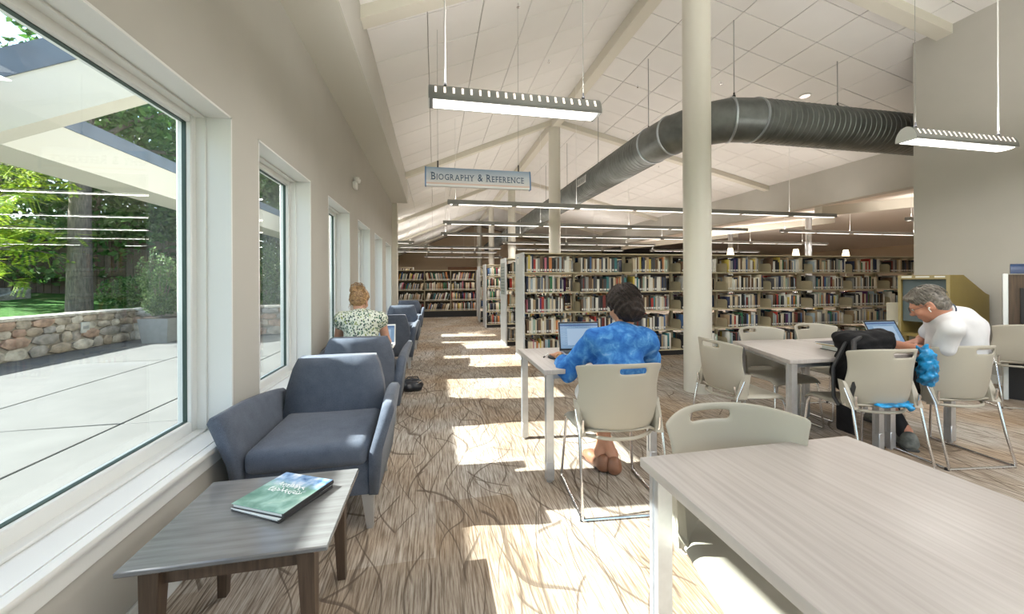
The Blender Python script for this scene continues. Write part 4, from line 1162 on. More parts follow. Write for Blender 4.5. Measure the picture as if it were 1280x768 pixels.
# ================================================================ putty stacking chairs
def chair_proto():
    t = empty('stacking_chair')
    # backrest shell with hand slot
    def bk(u, v):
        a = (u - .5) * 2
        w = .238 + .012 * math.cos((v - .22) * 5.2) + .030 * max(0, v - .6) / .4
        if v < .14: w *= 1 - .12 * (1 - v / .14) ** 2
        z = .432 + .413 * v - .030 * abs(a) ** 3 * v ** 3
        y = -.205 - .065 * v ** 1.2 + .125 * abs(a) ** 2.2 - .018 * math.sin(v * math.pi)
        return (a * w, y, z)
    def sk(i, j): return (10 <= i <= 17 and j == 12) or (5 <= i <= 18 and j == 0)
    q = MB(); q.grid(bk, 24, 14, sk)
    o = q.build('backrest', m_chair, t, smooth='all'); solidify(o, .009); subsurf(o, 1); bake(o)
    for p in o.data.polygons: p.use_smooth = True
    # lower rim joining back and seat
    q = MB()
    pts = []
    for k in range(13):
        a = -1 + k / 6; pts.append((a * .215, -.214 + .11 * abs(a) ** 2.2, .412))
    q.tube(pts, .010, 8); q.build('back_rim', m_chair, t, smooth=True)
    def st(u, v):
        a = (u - .5) * 2; s = v
        w = .218 + .022 * math.sin(min(1, s * 1.2) * math.pi / 2)
        y = -.205 + .44 * s
        z = .447 - .018 * (1 - a * a) * math.sin(s * math.pi) + .004
        if s > .86: z -= .045 * ((s - .86) / .14) ** 2
        if s < .14: z += .012 * ((.14 - s) / .14) ** 2
        if abs(a) > .85: z -= .022 * ((abs(a) - .85) / .15) ** 2
        return (a * w, y + (.06 * a * a * (1 - s) if s < .5 else 0) * .8, z)
    q = MB(); q.grid(st, 16, 14); o = q.build('seat', m_chair, t, smooth='all'); solidify(o, .014, -1); subsurf(o, 1); bake(o)
    for s in (-1, 1):
        q = MB(); q.tube([(s * .19, .05, .42), (s * .205, .16, .42), (s * .215, .195, .405), (s * .222, .205, .37), (s * .245, .235, .03), (s * .247, .232, .012), (s * .249, .215, .009)], .0085, 10); q.build('leg', m_chrome, t, smooth=True)
        q = MB(); q.tube([(s * .195, .05, .42), (s * .21, -.12, .42), (s * .222, -.17, .43), (s * .226, -.185, .46), (s * .226, -.19, .52)], .0085, 10); q.build('seat_bar', m_chrome, t, smooth=True)
        q = MB(); q.tube([(s * .250, -.13, .56), (s * .243, -.18, .44), (s * .246, -.22, .22), (s * .252, -.265, .03), (s * .252, -.262, .012), (s * .252, -.245, .009)], .0085, 10); q.build('leg', m_chrome, t, smooth=True)
        q = MB(); q.tube([(s * .249, .215, .009), (s * .252, -.25, .009)], .0085, 10); q.build('runner', m_chrome, t, smooth=True)
        q = MB(); q.lathe([(.013, 0), (.013, .018)], 10, (s * .252, -.255, 0)); q.build('glide', m_black, t)
        # side bracket blending back into the frame
        q = MB(); q.loft([[(s * .205, -.10, .425), (s * .236, -.10, .425), (s * .245, -.20, .43), (s * .205, -.18, .43)], [(s * .225, -.085, .60), (s * .252, -.08, .61), (s * .256, -.12, .61), (s * .232, -.13, .60)], [(s * .19, -.17, .44), (s * .236, -.15, .445), (s * .236, -.195, .445), (s * .19, -.21, .44)][:4]][::1][0:2]); q.build('side_bracket', m_chair, t, smooth=True)
    q = MB(); q.tube([(-.252, -.262, .009), (.252, -.262, .009)], .0085, 8); q.build('cross_bar', m_chrome, t, smooth=True)
    return t
proto = chair_proto()
CH = [(1.05, 2.19, -5, 'putty plastic chair the woman in blue sits on, its back to the camera'),
      (.995, .985, 171.5, 'putty plastic chair tucked under the nearest table, facing the camera'),
      (3.68, 2.19, -7, 'putty plastic chair the man in the white polo sits on'),
      (3.00, 2.21, -8, 'putty plastic chair loaded with the black backpack'),
      (2.35, 2.63, -95, 'empty putty chair by the round column, side-on at the slanted table end'),
      (3.05, 2.96, 180, 'empty putty chair across the table, nearer the column'),
      (3.78, 3.05, 178, 'empty putty chair across the table, right behind the black binder'),
      (5.90, 2.92, -25, 'putty plastic chair facing the dark computer kiosk, cut by the frame')]
for i, (x, y, r, lb) in enumerate(CH):
    o = proto if i == 0 else copy_tree(proto)
    o.location = (x, y, 0); o.rotation_euler = (0, 0, math.radians(r)); tag(o, lb, 'chair', 'putty stacking chairs')

# ================================================================ upholstered armchairs
def armchair_proto():
    t = empty('armchair')
    q = MB(); q.box(-.30, .30, -.27, .315, .17, .37, bev=.015, seg=2); q.build('base', m_uph, t, smooth=True)
    q = MB(); v = q.box(-.29, .29, -.24, .355, .34, .465, bev=.04, seg=3)
    o = q.build('seat_cushion', m_uph, t, smooth='all'); 
    for vv in o.data.vertices:
        if vv.co.z > .43: vv.co.z += .018 * (1 - (vv.co.x / .3) ** 2) * (1 - ((vv.co.y - .05) / .35) ** 2)
    # backrest: trapezoid front, reclined
    q = MB()
    def sec(z, w, yf, yb): return [(-w, yf, z), (-w * .5, yf + .015, z), (0, yf + .02, z), (w * .5, yf + .015, z), (w, yf, z), (w, yb, z), (0, yb - .012, z), (-w, yb, z)]
    q.loft([sec(.20, .30, -.20, -.33), sec(.45, .305, -.205, -.335), sec(.62, .292, -.235, -.355), sec(.74, .262, -.255, -.368), sec(.80, .235, -.268, -.372)])
    bmesh.ops.bevel(q.bm, geom=[e for e in q.bm.edges if not e.is_boundary and len(e.link_faces) == 2 and e.calc_face_angle(0) > .6], offset=.022, segments=3, affect='EDGES', clamp_overlap=True)
    q.build('backrest', m_uph, t, smooth='all')
    for s in (-1, 1):
        q = MB(); secs = []
        for k in range(9):
            f = k / 8; y = -.335 + .69 * f
            zt = .60 + .055 * f + (.02 * math.sin(f * math.pi)); fl = .055 + .075 * f ** 1.2
            zb = .17; lean = .03 * max(0, f - .8) / .2
            th = .075 - .012 * f
            yt = y + .025 * f + (0 if f < .99 else .0); yb_ = y - .04 * max(0, f - .75) / .25
            xi0, xi1 = .292, .292 + fl * .55 + .0
            ring_ = [(s * xi0, yb_, zb), (s * (xi0 + .005), (yb_ + yt) / 2, .40), (s * xi1, yt, zt - .02), (s * (xi1 + th * .3), yt, zt), (s * (xi1 + th * .8), yt, zt - .004), (s * (xi1 + th), yt, zt - .03), (s * (xi0 + th * .9 + .01), (yb_ + yt) / 2, .40), (s * (xi0 + th * .72), yb_, zb)]
            secs.append(ring_)
        q.loft(secs)
        bmesh.ops.bevel(q.bm, geom=[e for e in q.bm.edges if len(e.link_faces) == 2 and e.calc_face_angle(0) > 1.0], offset=.018, segments=3, affect='EDGES', clamp_overlap=True)
        q.build('armrest', m_uph, t, smooth='all')
        for fy, nm in ((.285, 'leg'), (-.285, 'leg')):
            q = MB(); cx = s * .285
            q.hexa([(cx - .016 + s * .012, fy - .014 + (.02 if fy > 0 else -.03), 0), (cx + .016 + s * .012, fy - .014 + (.02 if fy > 0 else -.03), 0), (cx + .016 + s * .012, fy + .016 + (.02 if fy > 0 else -.03), 0), (cx - .016 + s * .012, fy + .016 + (.02 if fy > 0 else -.03), 0),
                    (cx - .03, fy - .03, .175), (cx + .03, fy - .03, .175), (cx + .03, fy + .03, .175), (cx - .03, fy + .03, .175)])
            q.build(nm, mat('brushed_leg', (.50, .49, .47), .4, metal=.6) if 'brushed_leg' not in MATS else MATS['brushed_leg'], t)
    return t
ap = armchair_proto()
AC = [(-.635, 2.45, 180, 'slate blue armchair nearest the camera, facing the low side table'),
      (-.66, 3.95, 0, 'slate blue armchair the fair-haired woman sits in, its back to the camera'),
      (-.665, 6.22, 0, 'slate blue armchair just beyond the fair-haired woman, back to the camera'),
      (-.65, 7.85, 180, 'slate blue armchair with a sunlit back, fourth along the windows'),
      (-.65, 9.95, 180, 'slate blue armchair last along the window wall')]
for i, (x, y, r, lb) in enumerate(AC):
    o = ap if i == 0 else copy_tree(ap)
    o.location = (x, y, 0); o.rotation_euler = (0, 0, math.radians(r)); tag(o, lb, 'armchair', 'slate blue lounge chairs')

# ================================================================ low side table and books
et = tag(empty('side_table', (-.6325, 1.59, 0)), 'low dark walnut side table in front of the nearest armchair', 'table')
q = MB(); q.box(-.293, .293, -.262, .262, .432, .45, bev=.004); q.build('tabletop', m_walnut_top, et, smooth=True)
q = MB()
for a in (-1, 1): q.box(-.20, .20, a * .205 - .01, a * .205 + .01, .37, .432); q.box(a * .215 - .01, a * .215 + .01, -.2, .2, .37, .432)
q.build('apron', m_walnut, et)
for sx in (-1, 1):
    for sy in (-1, 1):
        q = MB(); cx, cy = sx * .218, sy * .21
        q.hexa([(cx - .016 + sx * .012, cy - .016, 0), (cx + .016 + sx * .012, cy - .016, 0), (cx + .016 + sx * .012, cy + .016, 0), (cx - .016 + sx * .012, cy + .016, 0), (cx - .027, cy - .027, .432), (cx + .027, cy - .027, .432), (cx + .027, cy + .027, .432), (cx - .027, cy + .027, .432)])
        q.build('leg', m_walnut, et)
def cover_mat():
    m = bpy.data.materials.new('painted_cover'); m.use_nodes = True; nt, bs = nodes_of(m); L = nt.links.new
    tc = N(nt, 'ShaderNodeTexCoord'); nz = N(nt, 'ShaderNodeTexNoise'); nz.inputs['Scale'].default_value = 13; nz.inputs['Detail'].default_value = 8; nz.inputs['Distortion'].default_value = .6
    L(tc.outputs['Object'], nz.inputs[0])
    rp = ramp(nt, [(.25, (.06, .16, .13)), (.45, (.16, .31, .25)), (.6, (.29, .46, .39)), (.78, (.55, .66, .63))]); L(nz.outputs['Fac'], rp.inputs[0])
    sp = N(nt, 'ShaderNodeSeparateXYZ'); L(tc.outputs['Object'], sp.inputs[0])
    n2 = N(nt, 'ShaderNodeTexNoise'); n2.inputs['Scale'].default_value = 22; n2.inputs['Detail'].default_value = 5; L(tc.outputs['Object'], n2.inputs[0])
    r2 = ramp(nt, [(.35, (.05, .12, .28)), (.5, (.25, .40, .62)), (.7, (.7, .74, .78))]); L(n2.outputs['Fac'], r2.inputs[0])
    md = N(nt, 'ShaderNodeMath', operation='MULTIPLY_ADD'); L(n2.outputs['Fac'], md.inputs[0]); md.inputs[1].default_value = .12; L(sp.outputs['Y'], md.inputs[2])
    mr = N(nt, 'ShaderNodeMapRange'); mr.inputs[1].default_value = .085; mr.inputs[2].default_value = .13; L(md.outputs[0], mr.inputs[0])
    L(mixc(nt, mr.outputs[0], rp.outputs[0], r2.outputs[0]), bs.inputs['Base Color']); bs.inputs['Roughness'].default_value = .25
    return m
m_cover = cover_mat()
m_wpage = mat('white_pages', (.72, .73, .70), .8)
def flat_book(name, label, loc, rz, w, l, t, mc, spine):
    o = tag(empty(name, loc, math.radians(rz)), label, 'book')
    q = MB(); q.box(-w / 2 + .004, w / 2 - .006, -l / 2 + .005, l / 2 - .005, .003, t - .003); q.build('pages', m_wpage, o)
    q = MB(); q.box(-w / 2, w / 2, -l / 2, l / 2, t - .003, t, bev=.001); q.build('front_cover', mc, o, smooth=True)
    q = MB(); q.box(-w / 2, w / 2, -l / 2, l / 2, 0, .003, bev=.001); q.build('back_cover', mc if spine is None else spine, o, smooth=True)
    q = MB(); q.prism([(w / 2 - .005, 0), (w / 2 + .002, .001), (w / 2 + .005, t / 2), (w / 2 + .002, t - .001), (w / 2 - .005, t)], lambda a, b, tt: (a, tt, b), -l / 2, l / 2); q.build('spine', spine or mc, o, smooth=True)
    return o
cen = (-.578, 1.652)
flat_book('picture_book', 'large white-edged picture book lying beneath the green one', (cen[0] - .002, cen[1] - .004, .4505), -30.0, .235, .245, .012, mat('white_cover', (.66, .70, .70), .35), m_black)
tb = flat_book('picture_book', 'glossy green and blue picture book on top, on the side table', (cen[0], cen[1], .4627), -27.5, .24, .243, .017, m_cover, m_black)
m_ink = mat('white_ink', (.82, .85, .85), .4)
# brush-script style title across the cover
for j, (w_, yy, n_) in enumerate(((.13, .035, 7), (.15, .0, 8))):
    q = MB(); Rk = random.Random(3 + j); pts = []
    for k in range(n_ * 6 + 1):
        a = k / (n_ * 6); pts.append((-w_ / 2 + w_ * a + .006 * math.sin(k * 1.9), yy + .011 * math.sin(k * math.pi / 3 + j) * (1 + .5 * math.sin(k * .77)), .0175))
    q.tube(pts, [.0016 + .0006 * math.sin(k) for k in range(len(pts))], 5); q.build('script_title', m_ink, tb, smooth=True)

# ================================================================ laptops
def screen_mat(name, seed):
    m = bpy.data.materials.new(name); m.use_nodes = True; nt, bs = nodes_of(m); L = nt.links.new
    tc = N(nt, 'ShaderNodeTexCoord'); br = N(nt, 'ShaderNodeTexBrick'); br.inputs['Scale'].default_value = 1
    br.inputs['Brick Width'].default_value = .035; br.inputs['Row Height'].default_value = .009; br.inputs['Mortar Size'].default_value = .0028
    br.inputs['Color1'].default_value = (.16, .30, .50, 1); br.inputs['Color2'].default_value = (.24, .42, .64, 1); br.inputs['Mortar'].default_value = (.30, .48, .70, 1)
    mp = N(nt, 'ShaderNodeMapping'); mp.inputs['Rotation'].default_value = (math.pi / 2, 0, 0); L(tc.outputs['Object'], mp.inputs[0]); L(mp.outputs[0], br.inputs[0])
    L(br.outputs['Color'], bs.inputs['Emission Color']); bs.inputs['Emission Strength'].default_value = .62; bs.inputs['Base Color'].default_value = (.02, .02, .02, 1); bs.inputs['Roughness'].default_value = .2
    return m
m_screen = screen_mat('laptop_screen', 1)
m_bar = mat('screen_bar', (.02, .02, .03), .3, emit=(.05, .13, .33), estr=.6)
m_win = mat('screen_window', (.02, .02, .03), .3, emit=(.42, .58, .76), estr=.7)
m_silver = mat('laptop_silver', (.55, .55, .56), .35, metal=.7)
m_kbd = mat('laptop_keys', (.03, .03, .035), .5)
def laptop(loc, rz, label, w=.33, d=.23, tilt=20, shell=None, bezel=None, pitch=0):
    t = tag(empty('laptop', loc, math.radians(rz)), label, 'laptop'); t.rotation_euler = (math.radians(pitch), 0, math.radians(rz))
    shell = shell or m_silver; bezel = bezel or m_black
    q = MB(); q.box(-w / 2, w / 2, -d, 0, .004, .018, bev=.004); q.build('base', shell, t, smooth=True)
    kb = MB()
    for r in range(5):
        for c in range(12): kb.box(-w / 2 + .02 + c * (w - .04) / 12 + .001, -w / 2 + .02 + (c + 1) * (w - .04) / 12 - .001, -.03 - r * .021 - .019, -.03 - r * .021, .018, .0205)
    o = kb.build('keyboard', m_kbd, t); o['kind'] = 'stuff'
    q = MB(); q.box(-.05, .05, -d + .012, -d + .07, .018, .0188); q.build('trackpad', m_kbd, t)
    sc = empty('screen', (0, 0, .014), 0, t); sc.rotation_euler = (-math.radians(tilt), 0, 0)
    H = d * .98
    q = MB(); q.box(-w / 2, w / 2, 0, .006, 0, H, bev=.003); q.build('lid', shell, sc, smooth=True)
    q = MB(); q.box(-w / 2 + .002, w / 2 - .002, -.0015, .0, .002, H - .002); q.build('bezel', bezel, sc)
    q = MB(); q.box(-w / 2 + .014, w / 2 - .014, -.0025, -.0013, .02, H - .014); q.build('display', m_screen, sc)
    q = MB(); q.box(-w / 2 + .014, w / 2 - .014, -.0030, -.0025, H - .034, H - .022); q.build('menu_bar', m_bar, sc)
    q = MB(); q.box(-w / 2 + .07, w / 2 - .05, -.0030, -.0025, .045, H - .055); q.build('window_panel', m_win, sc)
    return t
laptop((1.125, 2.86, .73), -6, 'open black-framed laptop on the table of the woman in blue', .335, .235, 14)
laptop((-.585, 4.36, .60), 0, 'open white-framed laptop on the lap of the fair-haired woman', .33, .22, 12, m_white, m_white)
laptop((3.72, 2.50, .73), -3, "open silver laptop in front of the man in the white polo", .32, .23, 27, m_silver, m_black)

# things on the tables
ms = tag(empty('computer_mouse', (.845, 2.70, .73), math.radians(15)), 'black computer mouse under the hand of the woman in blue', 'mouse')
q = SDF(.004); q.ell((0, 0, .008), (.028, .05, .018)); q.build('mouse_body', m_black, ms)
pn = tag(empty('pen', (.83, 2.80, .735), math.radians(60)), 'white pen with a dark tip lying by the mouse', 'pen')
q = MB(); q.tube([(-.06, 0, 0), (.05, 0, 0), (.065, 0, 0)], [.005, .005, .002], 8); q.build('barrel', m_white, pn, smooth=True)
q = MB(); q.tube([(-.085, 0, 0), (-.058, 0, 0)], .006, 8); q.build('cap', m_black, pn, smooth=True)
bd = tag(empty('ring_binder', (3.24, 2.44, .73), math.radians(-8)), 'thick black ring binder with a white spine label on the table', 'binder')
q = MB(); q.box(-.16, .16, -.13, .13, 0, .004, bev=.001); q.box(-.16, .16, -.13, .13, .036, .040, bev=.001); q.box(-.16, .16, -.133, -.128, 0, .04, bev=.001); q.build('cover', m_black, bd, smooth=True)
q = MB(); q.box(-.15, .15, -.12, .12, .005, .035); q.build('sheets', m_wpage, bd)
q = MB(); q.box(-.03, .06, -.1345, -.1332, .008, .03); q.build('spine_label', m_wpage, bd)
ft = tag(empty('paper_folder', (3.23, 2.46, .7705), math.radians(-4)), 'tan paper folder lying on the black binder', 'folder')
q = MB(); q.box(-.17, .17, -.125, .125, 0, .010, bev=.002); q.build('leaves', mat('manila', (.52, .40, .22), .8), ft, smooth=True)
nb = tag(empty('notebook', (3.21, 2.48, .7808), math.radians(3)), 'dark notebook with pale pages topmost on the binder pile', 'notebook')
q = MB(); q.box(-.16, .12, -.11, .11, .001, .009); q.build('pages', m_wpage, nb); q = MB(); q.box(-.165, .10, -.115, .11, .009, .012, bev=.001); q.build('cover', mat('slate_cover', (.05, .055, .07), .5), nb)
hp = tag(empty('headphones', (3.31, 2.45, .793), math.radians(20)), 'folded black headphones lying on top of the notebook', 'headphones')
q = MB(); q.tube([(.085 * math.cos(a), .085 * math.sin(a) * .9, .035 + .02 * math.sin(a)) for a in [math.pi * k / 14 for k in range(15)]], .011, 8); q.build('headband', m_black, hp, smooth=True)
for s in (-1, 1):
    q = SDF(.005); q.ell((s * .082, -.015, .036), (.03, .042, .036)); q.build('ear_cup', m_black, hp)

# ================================================================ bags
m_nylon = mat('black_nylon', (.004, .004, .005), .75, spec=.2, noise_amt=.4, noise_scale=20, bump=.5, bump_scale=35)
def crumple(sc, amp, seed):
    def f(p):
        return amp * (np.sin(p[:, 0] * sc + seed + 2 * np.sin(p[:, 1] * sc * .7)) * np.sin(p[:, 2] * sc * 1.1 + seed * 2 + 1.5 * np.sin(p[:, 0] * sc * .6)) + .6 * np.sin(p[:, 1] * sc * 2.1 + p[:, 2] * sc * 1.7 + seed))
    return f
bp_ = tag(empty('backpack', (3.02, 2.20, .455)), 'black nylon backpack slumped on the chair, straps hanging', 'backpack')
q = SDF(.010); q.ell((0, .0, .18), (.19, .15, .19)); q.ell((.04, .02, .36), (.20, .12, .10), k=.05); q.ell((.14, -.0, .43), (.10, .08, .05), k=.05); q.ell((-.08, .05, .41), (.10, .09, .06), k=.05); q.ell((-.09, .02, .17), (.10, .13, .16), k=.04)
q.build('bag_body', m_nylon, bp_, disp=crumple(42, .006, 1.0))
q = MB(); q.tube([(-.05, -.02, .44), (-.16, -.05, .41), (-.225, -.10, .30), (-.245, -.11, .12), (-.25, -.09, .02)], .016, 8); q.build('strap', m_black, bp_, smooth=True)
q = MB(); q.tube([(-.16, .0, .40), (-.25, .02, .22), (-.27, .0, .02), (-.275, -.04, -.03)], .012, 8); q.build('strap', m_black, bp_, smooth=True)
q = MB(); q.tube([(-.262, -.075, .005), (-.262, -.075, -.02)], .014, 10); q.build('buckle', m_chrome, bp_)
q = MB(); q.box(-.29, -.235, -.13, -.02, -.20, -.02, bev=.02, seg=3); q.build('pouch', m_nylon, bp_, smooth=True)
q = MB(); q.box(-.268, -.257, -.135, -.015, -.205, -.015, bev=.004); q.build('pouch_band', m_black, bp_, smooth=True)
m_bluebag = mat('blue_plastic', (.008, .20, .44), .22, noise_amt=.7, noise_scale=22, bump=.9, bump_scale=30)  # bright and dark of light through the plastic put in as colour noise
bb = tag(empty('plastic_bag', (3.335, 2.03, .565)), 'crumpled bright blue plastic bag hanging between the two chairs', 'bag')
q = SDF(.006); q.ell((0, 0, .15), (.055, .05, .085)); q.ell((.01, .01, .05), (.06, .05, .06), k=.05); q.ell((-.02, 0, .24), (.02, .02, .05), k=.05)
q.build('bag_body', m_bluebag, bb, disp=crumple(75, .007, 2.2))
q = MB(); q.tube([(-.03, .0, .23), (-.05, .03, .265), (-.02, .05, .24), (.01, .02, .235)], .008, 8); q.build('handle', m_bluebag, bb, smooth=True)
b2 = tag(empty('plastic_bag', (2.99, 2.0, .452)), 'flattened blue plastic bag under the black backpack', 'bag')
q = SDF(.006); q.ell((0, 0, .012), (.15, .05, .012)); q.ell((.06, -.05, -.004), (.02, .012, .02), k=.03); q.build('bag_body', m_bluebag, b2, disp=crumple(60, .004, .6))
hb = tag(empty('handbag', (-.27, 4.70, 0), math.radians(20)), 'small black handbag on the carpet beside the armchair', 'bag')
q = SDF(.007); q.ell((0, 0, .055), (.13, .09, .06)); q.ell((.0, .02, .095), (.11, .05, .045), k=.05); q.ell((.06, -.03, .06), (.06, .06, .05), k=.04)
q.build('bag_body', mat('black_leather', (.012, .014, .02), .35, bump=.3, bump_scale=40), hb, disp=crumple(40, .005, 3.3))
q = MB(); q.tube([(-.11, .02, .10), (-.03, .04, .155), (.08, .03, .15), (.12, .0, .06)], .007, 8); q.build('handle', m_black, hb, smooth=True)
q = MB(); q.tube([(.05, -.085, .10), (.11, -.05, .11)], .004, 6); q.build('clasp', m_chrome, hb)

# ================================================================ kiosk, carrel, small cabinet
ks = tag(empty('computer_kiosk', (6.17, 2.70, 0), math.radians(-62)), 'dark catalog computer kiosk with a navy sign beside the plain wall', 'kiosk')
q = MB(); q.box(-.35, -.315, -.02, .30, 0, 1.35, bev=.004); q.build('side_panel', mat('kiosk_white', (.70, .74, .74), .4), ks, smooth=True)
q = MB(); q.box(.315, .35, -.02, .30, 0, 1.35, bev=.004); q.build('side_panel', MATS['kiosk_white'], ks, smooth=True)
q = MB(); q.box(-.315, .315, .0, .28, .72, 1.34, bev=.003); q.build('front_panel', m_walnut, ks, smooth=True)
q = MB(); q.box(-.315, .315, .06, .28, 0.0, .72); q.build('lower_panel', m_black, ks)
q = MB(); q.box(-.315, .315, -.22, .06, .70, .73, bev=.004); q.build('keyboard_shelf', m_walnut, ks, smooth=True)
q = MB(); q.box(-.24, .24, -.035, -.001, .82, 1.20, bev=.006); mo = q.build('monitor', m_black, ks, smooth=True)
m_txt = mat('screen_text', (.1, .1, .1), .4, emit=(.75, .8, .85), estr=.8)
for k, (xa, w_, z, c) in enumerate(((-.20, .02, 1.10, 0), (-.17, .16, 1.10, 0), (-.15, .10, 1.06, 1), (-.13, .08, 1.02, 0), (-.12, .12, .98, 0))):
    q = MB(); q.box(xa, xa + w_, -.0375, -.035, z, z + .014); q.build('screen_row', m_txt if not c else mat('screen_red', (.1, .02, .02), .4, emit=(.7, .15, .12), estr=.7), mo)
q = MB(); pts = [(-.31 + .0, .0)]
q.prism([(-.02, 1.35), (.16, 1.35)] + [(.16 - .09 + .09 * math.cos(a) if True else 0, 1.35 + .105 * math.sin(a)) for a in [math.pi * k / 10 for k in range(1, 10)]], lambda a, b, t: (t, a, b), -.30, .12)
sgn = q.build('sign', mat('kiosk_navy', (.012, .035, .10), .4), ks, smooth=True)
for k, (tx, z) in enumerate((('Catalog', 1.425), ('Computer', 1.39))):
    text_mesh(tx, .042, m_ink, 'lettering', sgn, Matrix.Translation((-.06, .008 - (.021 if k else 0.0) + .0, z)) @ Matrix.Rotation(math.radians(62 if not k else 74), 4, 'X'), .001)
m_olive = mat('olive_steel', (.24, .18, .055), .45, noise_amt=.06, noise_scale=6)
cr = tag(empty('reading_carrel', (6.02, 3.45, 0)), 'olive metal viewing carrel with a sloping side behind the man', 'carrel')
q = MB()
for ya in (0.0, .50):
    q = MB(); q.prism([(0, .60), (.64, .60), (.64, 1.10), (.57, 1.12), (.22, 1.345), (0, 1.345)], lambda a, b, t: (a, t, b), ya, ya + .02, bev=.003); q.build('side_panel', m_olive, cr, smooth=True)
q = MB(); q.box(0, .22, .02, .50, 1.325, 1.345); q.build('roof', m_olive, cr)
q = MB(); q.hexa([(.22, .02, 1.325), (.57, .02, 1.10), (.57, .5, 1.10), (.22, .5, 1.325), (.22, .02, 1.345), (.57, .02, 1.12), (.57, .5, 1.12), (.22, .5, 1.345)]); q.build('sloping_back', m_olive, cr)
q = MB(); q.box(0, .64, .0, .52, .56, .60); q.build('desk', m_olive, cr)
for x in (.03, .57):
    for y in (.03, .45):
        q = MB(); q.box(x, x + .04, y, y + .04, 0, .56); q.build('leg', m_olive, cr)
q = MB(); q.box(-.008, .0, .0, .52, 1.295, 1.345); q.box(-.008, 0, .0, .03, .6, 1.3); q.box(-.008, 0, .49, .52, .6, 1.3); q.build('front_frame', mat('olive_light', (.34, .28, .14), .5), cr)
q = MB(); q.box(.03, .04, .03, .49, .75, 1.29); q.build('viewing_screen', mat('dull_glass', (.10, .13, .14), .15), cr)
for ya, yb in ((.04, .14), (.19, .33), (.37, .48)):
    q = MB(); q.box(-.0095, -.008, ya, yb, 1.315, 1.333); q.build('header_label', m_wpage, cr)
cb = tag(empty('low_cabinet', (6.10, 3.99, 0)), 'low cream cabinet with a wooden top behind the laptop', 'cabinet')
q = MB(); q.box(0, .5, 0, .28, 0, .64, bev=.004); q.build('body', mat('cabinet_cream', (.55, .53, .45), .5), cb, smooth=True)
q = MB(); q.box(-.02, .52, -.015, .285, .64, .67, bev=.004); q.build('top', mat('oak_top', (.42, .29, .12), .5), cb, smooth=True)
for k in (0, 1):
    q = MB(); q.box(.02, .48, -.012, .0, .05 + k * .3, .32 + k * .29, bev=.003); d = q.build('drawer', MATS['cabinet_cream'], cb, smooth=True)
    q = MB(); q.box(.2, .3, -.03, -.012, .2 + k * .3, .215 + k * .3); q.build('handle', m_chrome, d)
rdv = tag(empty('desktop_reader', (6.24, 4.13, .67)), 'cream boxy desktop reader standing on the low cabinet', 'reader')
q = MB(); q.box(-.10, .12, -.12, .12, .0, .05, bev=.008); q.build('base', m_white, rdv, smooth=True); q = MB(); q.box(-.07, .10, -.09, .09, .05, .30, bev=.012); q.build('hood', MATS['cabinet_cream'], rdv, smooth=True)
# ================================================================ people
def skin(name, c):
    m = mat(name, c, .5, noise_amt=.08, noise_scale=14, spec=.35)
    b = nodes_of(m)[1]; b.inputs['Subsurface Weight'].default_value = .12; b.inputs['Subsurface Radius'].default_value = (.012, .005, .003)
    return m
def hairmat(name, a, c, stretch=(1, 1, 1), sc=40):
    m = bpy.data.materials.new(name); m.use_nodes = True; nt, b = nodes_of(m); L = nt.links.new
    tc = N(nt, 'ShaderNodeTexCoord'); mp = N(nt, 'ShaderNodeMapping'); mp.inputs['Scale'].default_value = stretch
    nz = N(nt, 'ShaderNodeTexNoise'); nz.inputs['Scale'].default_value = sc; nz.inputs['Detail'].default_value = 4; nz.inputs['Distortion'].default_value = 1.2
    L(tc.outputs['Object'], mp.inputs[0]); L(mp.outputs[0], nz.inputs[0]); rp = ramp(nt, [(.3, a), (.7, c)]); L(nz.outputs['Fac'], rp.inputs[0]); L(rp.outputs[0], b.inputs['Base Color'])
    bp = N(nt, 'ShaderNodeBump'); bp.inputs['Strength'].default_value = .7; bp.inputs['Distance'].default_value = .006; L(nz.outputs['Fac'], bp.inputs['Height']); L(bp.outputs[0], b.inputs['Normal'])
    b.inputs['Roughness'].default_value = .42
    return m
V3 = Vector
def basis(fwd, up=(0, 0, 1)):
    f = V3(fwd).normalized(); u = V3(up); r = f.cross(u).normalized(); u = r.cross(f).normalized()
    return Matrix((r, f, u)).transposed()          # columns: right, forward, up
def head(s, C, B, k=.02, sc=1.0):
    P = lambda x, y, z: C + B @ V3((x, y, z)) * sc
    E_ = lambda c, r, kk=k, sub=False: s.ell(P(*c), [q * sc for q in r], B, kk, sub)
    E_((0, -.012, .028), (.073, .093, .090)); E_((0, .015, -.02), (.064, .078, .085)); E_((0, .035, -.065), (.048, .050, .045)); E_((0, .068, -.098), (.020, .018, .016))
    E_((0, .078, .018), (.055, .018, .012), .02)                        # brow
    s.cap(P(0, .088, .008), P(0, .112, -.030), .008 * sc, .012 * sc, .012); E_((.011, .102, -.036), (.009, .010, .008), .01); E_((-.011, .102, -.036), (.009, .010, .008), .01)
    E_((0, .088, -.060), (.024, .009, .0065), .008); E_((0, .087, -.071), (.021, .009, .0065), .008)
    for x in (-.030, .030): E_((x, .092, .000), (.016, .012, .011), .012, True)
    for x in (-1, 1):
        E_((x * .076, -.008, -.008), (.010, .021, .033), .008); E_((x * .083, -.004, -.004), (.005, .010, .018), .006, True)
    for x in (-.045, .045): E_((x, .062, -.03), (.024, .024, .022), .03)
